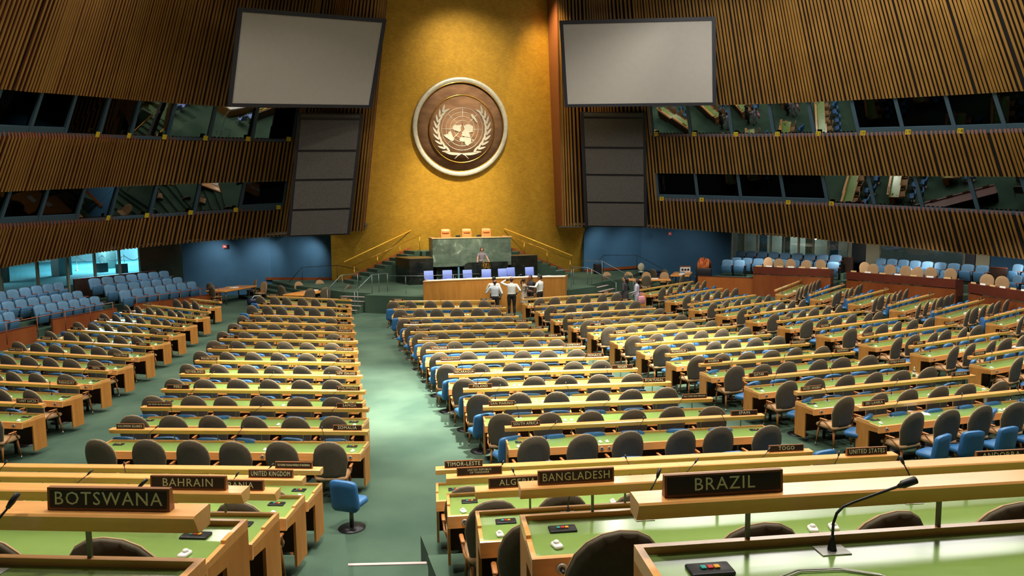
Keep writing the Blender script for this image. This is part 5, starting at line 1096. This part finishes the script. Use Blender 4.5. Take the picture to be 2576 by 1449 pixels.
def fronts():
    def front(nm, a, b, z0, z1, mt, lab, cat='panel', cap=True):
        a, b = Vector((*a, 0)), Vector((*b, 0)); o = (a + b) / 2; d = (b - a).normalized(); L = (b - a).length; rt = empty(nm, (o.x, o.y, z0), math.atan2(d.y, d.x), lab, cat)
        MB().box(-L / 2, L / 2, 0, .09, 0, z1 - z0).build('board', M[mt], rt)
        if cap: MB().box(-L / 2, L / 2, -.01, .10, z1 - z0, z1 - z0 + .025).build('top_rail', M['red_wood_dark'], rt)
        return rt
    front('front_board', (-19.9, 27.3), (-18.75, 30.4), 0, .64, 'red_wood', 'red-brown board in front of the leftmost blue theatre seats')
    front('front_board', (-18.72, 32.1), (-17.15, 35.3), 0, .62, 'red_wood', 'red-brown board in front of the middle block of left theatre seats')
    front('front_board', (-16.85, 37.2), (-13.4, 40.85), 0, .55, 'red_wood', 'red-brown board in front of the theatre seats nearest the left blue wall')
    front('front_board', (12.5, 36.2), (15.6, 32.6), 0, .93, 'red_wood_light', 'orange-brown board at the floor below the right theatre seats')
    for (pa, pb), lab in zip(OD, ('red-brown observer desk in front of the seats under the gallery glass', 'long red-brown observer desk right of the floor steps', 'red-brown observer desk at the right edge')):
        a = pa[:2]; b = pb[:2]; z = pa[2]
        a_, b_ = Vector((*a, 0)), Vector((*b, 0)); o = (a_ + b_) / 2; d = (b_ - a_).normalized(); L = (b_ - a_).length; rt = empty('observer_desk', (o.x, o.y, 0), math.atan2(d.y, d.x), lab, 'desk')
        MB().box(-L / 2, L / 2, 0, .07, 0, z - .02 - .42).build('lower_panel', M['red_wood'], rt); MB().box(-L / 2, L / 2, -.03, .05, z - .40, z).build('front_panel', M['red_wood_dark'], rt)
        MB().box(-L / 2, L / 2, .05, .60, z - .10, z - .06).build('worktop', M['red_wood_dark'], rt)
        for x in (-L / 2, L / 2 - .05): MB().box(x, x + .05, .07, .60, 0, z - .03).build('side_panel', M['red_wood_dark'], rt)
        n = 7
        for k in range(n):
            P = o + d * (-L / 2 + L * (k + .5) / n); c = MB().prism([(-.01, 0), (.02, 0), (.01, .07)], -.16, .16).build('name_card', M['paper' if k % 2 else 'oak'], None, (P.x, P.y, z), math.atan2(d.y, d.x)); tag(c, 'small name card, %s from the left, on the %s' % (ORD[k], ('observer desk under the gallery glass', 'long observer desk', 'observer desk at the right edge')[OD.index([pa, pb]) if [pa, pb] in OD else 0]), 'sign')
        # tier behind, under the tan chairs
        n_ = Vector((-d.y, d.x, 0)); p = [a_ + n_ * .1, b_ + n_ * .1, b_ + n_ * 1.7, a_ + n_ * 1.7]
        q = [(v.x, v.y) for v in p]; struct(MB().poly(q[::1] if sum(q[i][0] * q[(i + 1) % 4][1] - q[(i + 1) % 4][0] * q[i][1] for i in range(4)) > 0 else q[::-1], 0, z - .78).build('floor_observer_tier', M['carpet']))
    # brown guard rails in front of the left blocks
    for pth, lab in (([(-18.95, 28.2, 1.05), (-16.9, 33.6, 1.05)], 'thin brown guard rail in front of the leftmost theatre seats'), ([(-16.4, 35.6, 1.0), (-13.4, 39.9, 1.0)], 'thin brown guard rail in front of the theatre seats nearest the left blue wall')):
        A, B = Vector(pth[0]), Vector(pth[1]); rail(pth, [(A.lerp(B, t).x, A.lerp(B, t).y, .3, 1.05) for t in (.0, .25, .5, .75, 1)], lab, r=.018, mt='arm_red')
    # timber rails behind the back rows
    for a, b, z0, z1, lab in (((-21.4, 31.6), (-20.3, 37.2), .8, 1.62, 'dark wooden rail wall behind the leftmost theatre seats'), ((-19.6, 38.4), (-16.9, 43.1), .8, 1.72, 'dark wooden rail wall behind the theatre seats nearest the left blue wall'), (SB[0], SB[1], 1.0, 1.9, 'dark wooden rail wall behind the seats under the gallery glass'), (SB[2], SB[3], .9, 1.8, 'dark wooden rail wall behind the seats right of the cream column')):
        r_ = front('rail_wall', a, b, 0, z1, 'shell_dark', lab, 'wall')
M['red_wood_light'] = mat('orange_mahogany', (.36, .10, .022), .35, col2=(.42, .13, .03), scale=1.6, stretch=(1, 1, .3)); M['shell_dark'] = mat('dark_stained_wood', (.03, .015, .01), .5)
fronts()
def brazil_desk():
    P, Q = [r_ for r_ in ROWS if r_[0] == 'T2' and r_[1] == 4][0][2:4]; rz = math.atan2(Q[1] - P[1], Q[0] - P[0]); T4 = Matrix.Translation((P[0], P[1], 2.47)) @ Matrix.Rotation(rz, 4, 'Z')
    pts = [(.36, -.36), (.42, -.30), (.56, -.24), (.72, -.25), (.84, -.31), (.90, -.42)]
    c = MB().tube([T4 @ Vector((x, y, .742)) for x, y in pts], .0035, 6); c.tube([T4 @ Vector((x * 1.01, y - .012, .742)) for x, y in pts], .003, 6); tag(c.build('headset_cable', M['grey_plate']), 'thin grey cable looping across the desktop behind the BRAZIL nameplate', 'cable')
    b = empty('selector_box', T4 @ Vector((.36, -.42, .735)), rz, 'off-white plastic selector box on the desktop behind the BRAZIL nameplate', 'device'); MB().rbox(-.06, .06, -.045, .045, 0, .03, .015).build('housing', M['cream'], b); MB().box(-.035, .035, -.03, .02, .0301, .032).build('recess', M['grey_plate'], b)
brazil_desk()
def case_with_cloth():
    rt = empty('equipment_case', (13.9, 37.9, 0), -.6, 'black equipment case draped with a red and orange cloth beside the right front board', 'equipment')
    MB().rbox(-.45, .45, -.3, .3, 0, 1.25, .05).build('case_body', M['black'], rt)
    c = MB(); rnd = random.Random(5)
    for k in range(7): x = -.3 + k * .09; c.tube([(x, -.2, 1.2), (x + rnd.uniform(-.05, .05), -.1, 1.5 + .25 * math.sin(k * 1.3)), (x + .08, .1, 1.55 + rnd.uniform(0, .3)), (x + .12, .22, 1.25)], [.09, .10, .08, .05], 7)
    c.build('cloth', M['flag'], rt)
case_with_cloth()
def bits():
    t = MB().box(-.13, .13, -.06, 0, -.1, .1)
    for x, y, z, s_ in ((-13.5, 44.95, 2.9, 'left'), (13.9, 42.2, 3.2, 'right')):
        rt = empty('fire_alarm', (x, y, z), 0, 'small red fire alarm box high on the %s blue wall' % s_, 'alarm'); MB().box(-.12, .12, -.08, 0, -.1, .1).build('housing', M['red'], rt); MB().box(-.05, .05, -.085, -.08, -.03, .03).build('strobe_lens', M['white'], rt)
    rt = empty('waste_bin', (12.3, 41.2, 0), 0, 'dark blue lined waste bin between the two right tables', 'bin'); MB().rbox(-.45, .45, -.35, .35, 0, .85, .15).build('body', M['bag'], rt); MB().rbox(-.46, .46, -.36, .36, .80, .88, .15).build('liner_rim', M['bag'], rt)
    rt = empty('control_box', (14.4, 41.0, .76), -.35, 'pale control box with three black knobs and a red strip, on the right-wall table', 'equipment'); MB().box(-.32, .32, -.15, .15, 0, .34).build('housing', M['white'], rt); MB().box(-.34, .34, -.17, .15, .34, .38).build('name_strip', M['red_wood'], rt)
    for k in (-1, 0, 1): b = MB().lathe([(.07, 0), (.07, .03), (.05, .035)], 14); b.xf(Matrix.Rotation(PI / 2, 4, 'X')); b.build('knob', M['black'], rt, (k * .18, -.15, .16))
    for k, (x, y, c, w_) in enumerate([(13.2, 39.3, 'paper', .5), (13.6, 39.9, 'paper', .45), (14.0, 40.6, 'teal', .5), (13.1, 39.7, 'oak', .3), (8.0, 38.4, 'paper', .4), (8.9, 38.1, 'paper', .4), (9.6, 37.9, 'black', .3), (10.4, 37.4, 'paper', .4), (-8.9, 37.6, 'paper', .4), (-8.6, 38.3, 'paper', .35), (-8.4, 38.9, 'shell', .3), (-12.8, 41.6, 'paper', .45), (-13.1, 42.0, 'oak', .3)]):
        nm_ = 'right-wall table' if k < 4 else 'long right table' if k < 8 else 'left stage table' if k < 11 else 'left-wall table'
        col_ = {'paper': 'white', 'teal': 'blue', 'oak': 'tan', 'black': 'black', 'shell': 'brown'}[c]
        m_ = MB(); m_.box(-w_ / 2, w_ / 2, -.15, .15, 0, .02); m_.box(-w_ / 2 + .04, w_ / 2 - .02, -.13, .13, .02, .035)
        tag(m_.build('document', M[c], None, (x, y, .76), 1.0 if k not in (4, 5, 6, 7) else -.4), '%s papers lying on the %s' % (col_, nm_), 'papers', '%s papers on the %s' % (col_, nm_))
    rt = empty('duffel_bag', (-11.6, 39.6, 0), .4, 'dark bag with white straps on the floor beside the left dark side steps', 'bag'); MB().rbox(-.42, .42, -.24, .24, 0, .42, .18).build('body', M['bag'], rt); MB().tube([(-.3, -.2, .3), (-.15, -.26, .5), (.15, -.26, .5), (.3, -.2, .3)], .02, 5).build('strap', M['white'], rt)
    for x, y, lab in ((8.3, 40.9, 'black stage loudspeaker on the stage before the right blue wall'), (-16.2, 44.3, '')):
        if lab: rt = empty('stage_monitor', (x, y, SZ), 0, lab, 'loudspeaker'); MB().rbox(-.2, .2, -.2, .2, 0, .62, .03).build('cabinet', M['black'], rt); MB().box(-.16, .16, -.205, -.2, .05, .55).build('grille', M['screen_frame'], rt)
    rt = empty('floor_fan', (11.3, 41.0, SZ), .2, 'pale round floor fan on the stage beside the right blue wall', 'fan'); MB().lathe([(.2, 0), (.2, .03), (.03, .05)], 14).build('foot', M['white'], rt); b = MB().lathe([(.22, -.04), (.26, 0), (.22, .06), (.05, .08)], 18); b.xf(Matrix.Rotation(PI / 2, 4, 'X')); b.build('guard', M['cream'], rt, (0, 0, .32))
    rt = empty('water_bottle', (4.35, 12.95, .735), 0, 'clear plastic water bottle on the desk with the REPUBLIC OF KOREA nameplate', 'bottle'); MB().lathe([(.033, 0), (.033, .15), (.028, .18), (.013, .2), (.013, .215)], 14).build('bottle_body', M['bottle'], rt); MB().lathe([(.015, 0), (.015, .02)], 10).build('cap', M['white'], rt, (0, 0, .215)); MB().lathe([(.0335, .06), (.0335, .11)], 14).build('label_band', M['paper'], rt)
    # papers seen on desks
    for x, y, z, rz, lab in ((2.05, 10.55, .735, -.5, 'open white papers on the desk with the SPAIN nameplate'), (9.9, 14.9, .735, .5, 'white papers on the green desk near the right edge')):
        tag(MB().box(-.16, .16, -.13, .13, 0, .008).build('document', M['paper'], None, (x, y, z), rz), lab, 'papers')
    # signs on the right side
    for x, y, z, w_, h, c, lab in ((GR[2][0] + .3, GR[2][1] - .4, 3.2, .32, .2, 'paper', 'small white sign on the dark door left of the cream column'), (GR[12][0] + .1, GR[12][1] - .3, 2.55, .30, .75, 'red', 'red vertical sign beside the near cream column'), (GR[12][0] + .9, GR[12][1] - 1.4, 2.9, .55, .2, 'cream', 'pale green sign on the right blue side wall')):
        tag(MB().box(-w_ / 2, w_ / 2, -.03, 0, -h / 2, h / 2).build('wall_sign', M[c], None, (x, y - .12, z), -1.0), lab, 'sign')
    # corridor things seen through the left glass
    for k, (x, y) in enumerate([(-24.4, 43.0), (-22.6, 47.0), (-21.5, 52.5)]):
        tag(MB().rbox(-.45, .45, -.3, .3, 0, 2.3, .05).build('display_cabinet', M['corridor_wall2'], None, (x, y, 1.35), 1.0), 'grey standing cabinet in the blue-lit left corridor, seen through the glass', 'cabinet', 'cabinets in the left corridor')
    prev = None
    for k, (x, y) in enumerate([(-22.9, 51.0), (-21.6, 51.6), (-20.2, 51.0), (-19.3, 52.0)]):
        rt = empty('rope_stanchion', (x, y, 1.35), 0, 'steel stanchion post holding a black rope in the left corridor', 'stanchion', 'rope stanchions in the left corridor'); MB().lathe([(.15, 0), (.15, .02), (.02, .04), (.02, .95), (.035, .98)], 12).build('post', M['steel'], rt)
        if prev:
            a, b = Vector((*prev, 2.25)), Vector((x, y, 2.25)); tag(MB().tube([a.lerp(b, t / 8) - Vector((0, 0, .35 * math.sin(PI * t / 8))) for t in range(9)], .02, 5).build('rope', M['black']), 'black rope slung between two corridor stanchions', 'rope', 'ropes in the left corridor')
        prev = (x, y)
    for k, (x, y) in enumerate([(-19.6, 47.6), (-21.0, 49.0)]):
        tag(MB().box(-.3, .3, -.15, .15, 0, .55).build('notice_box', M['dark_green'], None, (x, y, 1.35), .9), 'dark box standing on the corridor floor behind the left glass', 'box', 'dark boxes in the left corridor')
    for k in range(6):
        P = Vector((GR[0][0] + 1.6, GR[0][1] + 1.2, .9)).lerp(Vector((GR[1][0] + 2.2, GR[1][1] + 1.6, .9)), k / 5)
        tag(MB().box(-.25, .25, -.05, .05, 0, 2.4).build('exhibit_board', M[('cream', 'teal', 'corridor_wall2')[k % 3]], None, P, -.6), 'upright display panel in the corridor behind the right gallery glass', 'panel', 'display panels behind the right gallery glass')
M['bottle'] = mat('clear_bottle', (.9, .95, .95), .05, trans=.9, ior=1.3)
bits()
# ================================================================ PEOPLE
def ik(a, b, l1, l2, hint):
    d = b - a; D = min(d.length, (l1 + l2) * .995); u = d.normalized(); h = hint - u * hint.dot(u); h.normalize()
    x = (l1 * l1 - l2 * l2 + D * D) / (2 * D); y = math.sqrt(max(0, l1 * l1 - x * x)); return a + u * x + h * y, a + u * D
def person(loc, face, h, top, bottom, skin, hairm, style, L, Rr, lab, female=False, sleeve='long', stride=0, lean=0, head_turn=0, dress=None, head_pitch=0):
    k = h / 1.75; S = []; mb = MB()                     # S: (a, b, r, material slot) for colouring; slots 0 skin, 1 top, 2 bottom, 3 shoe
    def cap(pts, rs, slot, n=8):
        mb.tube(pts, rs, n)
        for p, r in zip((pts[0], pts[-1]), (rs[0], rs[-1])): mb.ball(p, r * .98, 0, 8)
        for i in range(len(pts) - 1): S.append((Vector(pts[i]), Vector(pts[i + 1]), (rs[i] + rs[i + 1]) / 2, slot))
    V = Vector; w = .92 if female else 1.0
    def loft(secs, slot):
        vs = []; n = 14; fs = []
        for rx, ry, z, oy in secs:
            for j in range(n): t = 2 * PI * j / n; vs.append((rx * math.cos(t), oy + ry * math.sin(t), z))
        for i in range(len(secs) - 1):
            for j in range(n): j2 = (j + 1) % n; fs.append((i * n + j, i * n + j2, (i + 1) * n + j2, (i + 1) * n + j))
        fs += [tuple(reversed(range(n))), tuple((len(secs) - 1) * n + j for j in range(n))]; mb.add(vs, fs, 0, True)
        for a, b in zip(secs, secs[1:]):
            for sx in (-.5, 0, .5): S.append((V((a[0] * sx, a[3], a[2])), V((b[0] * sx, b[3], b[2])), (a[1] + b[1]) / 2, slot))
    loft([(.10, .08, .84, 0), (.165 * w, .115, .90, 0), (.165 * w, .12, .98, -.005)], 2)
    loft([(.165 * w, .12, .97, 0), (.15 * w, .11, 1.08, .005), (.165 * w, .118, 1.22, .005), (.185 * w, .115, 1.35, 0), (.165 * w, .09, 1.43, -.005), (.075, .06, 1.475, -.005)], 1)
    cap([V((0, -.005, 1.43)), V((0, .008, 1.53))], [.055, .05], 0)
    for sg in (-1, 1):
        st = stride * sg; hip = V((sg * .088, 0, .90)); kn = V((sg * .095, st * .5 + .02, .49)); an = V((sg * .10, st, .09))
        cap([hip, V((sg * .093, st * .25, .70)), kn], [.092 * w, .078 * w, .058], 2); cap([kn, V((sg * .098, st * .8 - .012, .33)), an], [.058, .058, .045], 2)
        cap([V((sg * .10, st - .03, .05)), V((sg * .108, st + .08, .04)), V((sg * .112, st + .15, .03))], [.045, .042, .03], 3)
        sh = V((sg * .185 * w, -.005, 1.405)); tgt = V(L if sg < 0 else Rr); el, wr = ik(sh, tgt, .29, .26, V((sg * .55, -.8, -.55)))
        cap([V((sg * .12 * w, -.005, 1.41)), sh], [.055, .056], 1); mid = sh.lerp(el, .55)
        if sleeve == 'long': cap([sh, mid, el], [.056, .048, .042], 1); cap([el, el.lerp(wr, .9)], [.042, .032], 1); cap([el.lerp(wr, .9), wr], [.026, .025], 0)
        else: cap([sh, mid], [.058, .052], 1); cap([mid, el], [.043, .038], 0); cap([el, wr], [.038, .026], 0)
        f = (wr - el).normalized(); side = f.cross(V((0, 0, 1))); 
        if side.length < .1: side = V((1, 0, 0))
        side.normalize(); pn = side.cross(f); pc = wr + f * .05
        cap([wr, pc + side * .018, wr + f * .082 + side * .022], [.024, .022, .019], 0, 6); cap([wr, pc - side * .018, wr + f * .082 - side * .022], [.024, .022, .019], 0, 6)
        for q, (o_, ln) in enumerate(((.032, .060), (.011, .072), (-.011, .068), (-.032, .052))):
            b0 = wr + f * .085 + side * o_; b1 = b0 + f * ln * .5 - pn * .008; b2 = b1 + f * ln * .4 - pn * .022; cap([b0, b1, b2], [.0105, .0098, .0088], 0, 6)
        b0 = wr + f * .035 + side * .03 * (1 if sg < 0 else -1); b1 = b0 + side * .028 * (1 if sg < 0 else -1) + f * .025; cap([b0, b1, b1 + f * .028 - pn * .006], [.013, .0115, .0095], 0, 6)
    if dress: loft([(.20, .17, dress, 0), (.19, .15, .80, 0), (.155, .12, 1.0, 0)], 1)
    b_head = len(mb.v); HC = V((0, .02, 1.635)); Rh = Matrix.Translation(HC) @ Matrix.Rotation(head_turn, 4, 'Z') @ Matrix.Rotation(head_pitch, 4, 'X') @ Matrix.Translation(-HC)
    mb.ball((0, .012, 1.655), (.073, .094, .098), 0, 12); mb.ball((0, .03, 1.59), (.055, .066, .065), 0, 10); mb.ball((0, .112, 1.622), (.013, .018, .022), 0, 8); mb.ball((0, .085, 1.565), (.022, .02, .018), 0, 8)
    for sg in (-1, 1): mb.ball((sg * .075, .008, 1.632), (.011, .02, .03), 0, 8)
    mb.xf(Rh, b_head); S.append((Rh @ V((0, .02, 1.56)), Rh @ V((0, .02, 1.69)), .09, 0))
    me = mb.mesh('person_raw', [M[skin], M[top], M[bottom], M['black']]); o = bpy.data.objects.new('t', me); COL.objects.link(o)
    md = o.modifiers.new('r', 'REMESH'); md.mode = 'VOXEL'; md.voxel_size = .0105; md.use_smooth_shade = True; sm = o.modifiers.new('s', 'SMOOTH'); sm.iterations = 2; sm.factor = .4
    bpy.context.view_layer.update(); me2 = bpy.data.meshes.new_from_object(o.evaluated_get(bpy.context.evaluated_depsgraph_get())); bpy.data.objects.remove(o)
    me2.materials.clear()
    for m_ in (skin, top, bottom, 'black'): me2.materials.append(M[m_])
    segs = [(a, b - a, max(1e-9, (b - a).length_squared), r, s_) for a, b, r, s_ in S]; idx = []
    for p in me2.polygons:
        c = p.center; best = 9; bs = 0
        for a, d, dd, r, s_ in segs:
            t = (c - a).dot(d) / dd; t = 0 if t < 0 else 1 if t > 1 else t; q = (c - a - d * t).length / r
            if q < best: best = q; bs = s_
        idx.append(bs)
    me2.polygons.foreach_set('material_index', idx); me2.polygons.foreach_set('use_smooth', [True] * len(idx))
    rt = empty('person', loc, face, lab, 'person'); rt.scale = (k * 1.16, k * 1.12, k); meshobj('body', me2, rt)
    if hairm:
        hr = MB()
        if style == 'short': hr.ball((0, -.012, 1.685), (.080, .092, .088), 0, 14); hr.ball((0, -.045, 1.64), (.070, .062, .075), 0, 12)
        if style == 'balding': hr.ball((0, -.035, 1.645), (.079, .075, .062), 0, 12)
        if style in ('long', 'bob', 'ponytail'):
            hr.ball((0, -.012, 1.685), (.084, .096, .09), 0, 14)
            if style == 'long': hr.tube([V((0, -.05, 1.69)), V((0, -.075, 1.60)), V((0, -.085, 1.48)), V((0, -.08, 1.40))], [.075, .085, .08, .04], 10)
            if style == 'bob': hr.tube([V((0, -.03, 1.70)), V((0, -.05, 1.62)), V((0, -.045, 1.56))], [.08, .088, .07], 12); [hr.tube([V((sg * .068, .035, 1.70)), V((sg * .078, .03, 1.63)), V((sg * .066, .03, 1.56))], [.02, .026, .012], 8) for sg in (-1, 1)]
            if style == 'ponytail': hr.tube([V((0, -.07, 1.70)), V((0, -.13, 1.66)), V((0, -.15, 1.55)), V((0, -.13, 1.42))], [.03, .035, .03, .012], 8)
        hr.xf(Rh); hr.build('hair', M[hairm], rt)
    ey = MB()
    for sg in (-1, 1): ey.ball((sg * .030, .098, 1.648), (.0105, .006, .0065), 0, 8); ey.tube([V((sg * .018, .104, 1.666)), V((sg * .045, .098, 1.668))], .0035, 5)
    ey.xf(Rh); ey.build('eyes', M['hair'], rt)
    mo = MB().tube([V((-.02, .098, 1.59)), V((0, .103, 1.587)), V((.02, .098, 1.59))], [.003, .005, .003], 6); mo.xf(Rh); mo.build('mouth', M['lips'], rt)
    return rt
down = lambda s_: (s_ * .25, .03, .90)
person((-1.0, 30.4, 0), -.25, 1.69, 'shirt2', 'trousers', 'skin_dark', 'hair', 'balding', (-.24, .25, 1.22), (.22, .05, .95), 'man in a pale blue-white shirt seen from behind, his left arm bent')
person((-.72, 31.6, 0), -.5, 1.72, 'shirt', 'trousers', 'skin_dark', 'hair', 'short', (-.22, .28, 1.2), (.22, .1, .95), 'dark-haired person in white shirt mostly hidden behind the man in pale blue-white shirt')
P3 = person((-.22, 30.45, 0), -.15, 1.79, 'shirt', 'trousers', 'skin_dark', 'hair', 'balding', (-.16, .34, 1.60), (.23, .08, 1.05), 'balding man in white shirt and black trousers holding a camera up to his face')
person((.62, 31.3, 0), -1.35, 1.62, 'print', 'print', 'skin_dark', 'hair', 'ponytail', (-.16, .36, 1.12), (.16, .32, 1.1), 'woman with a ponytail in a brown and cream printed outfit, forearms held out', True, 'short', dress=.55)
person((1.35, 31.2, 0), .75, 1.76, 'shirt', 'trousers', 'skin_dark', 'hair', 'short', (-.52, .20, 1.28), (.20, .28, 1.15), 'man in a loose white shirt stretching his left arm toward the printed-outfit woman', head_turn=.5)
person((1.15, 32.0, 0), 2.2, 1.70, 'suit', 'trousers', 'skin_dark', 'hair', 'short', down(-1), down(1), 'dark-faced man almost hidden behind the man in the loose white shirt')
person((4.95, 29.75, 0), .65, 1.68, 'suit', 'suit', 'skin', 'hair', 'long', down(-1), (.2, .15, 1.0), 'woman with long black hair in a dark suit standing in the aisle facing the podium', True, dress=.5, head_turn=.5)
person((5.42, 29.5, 0), 1.0, 1.60, 'lav', 'lav', 'skin', 'hair', 'bob', (-.15, .25, 1.05), (.2, .18, .95), 'woman in a lavender blouse with short black hair carrying a pink bag', True, head_turn=.4)
person((.33, 38.25, 1.12), PI, 1.63, 'gtop', 'trousers', 'skin', 'hair_red', 'bob', (-.30, .32, .97), (.30, .32, .97), 'woman in a grey T-shirt with dark red hair leaning on the black lectern', True, 'short', head_pitch=-.1)
struct(MB().box(-.6, .6, -.5, .5, 0, .27).build('floor_lectern_step', M['carpet'], None, (.4, 38.55, SZ)))
rt = empty('tote_bag', (5.52, 29.2, .48), .3, 'pink tote bag carried by the woman in the lavender blouse', 'bag'); MB().rbox(-.17, .17, -.06, .06, 0, .36, .04).build('bag_body', M['pink'], rt)
for y in (-.03, .03): MB().tube([(-.09, y, .34), (-.07, y, .52), (.07, y, .52), (.09, y, .34)], .008, 5).build('handle', M['pink'], rt)
ck = MB(); ck.rbox(-.06, .06, -.02, .02, 0, .07, .01); o = ck.build('camera', M['black'], None, (-.30, 30.83, 1.60)); tag(o, 'small black camera held up by the balding man in white shirt', 'camera')
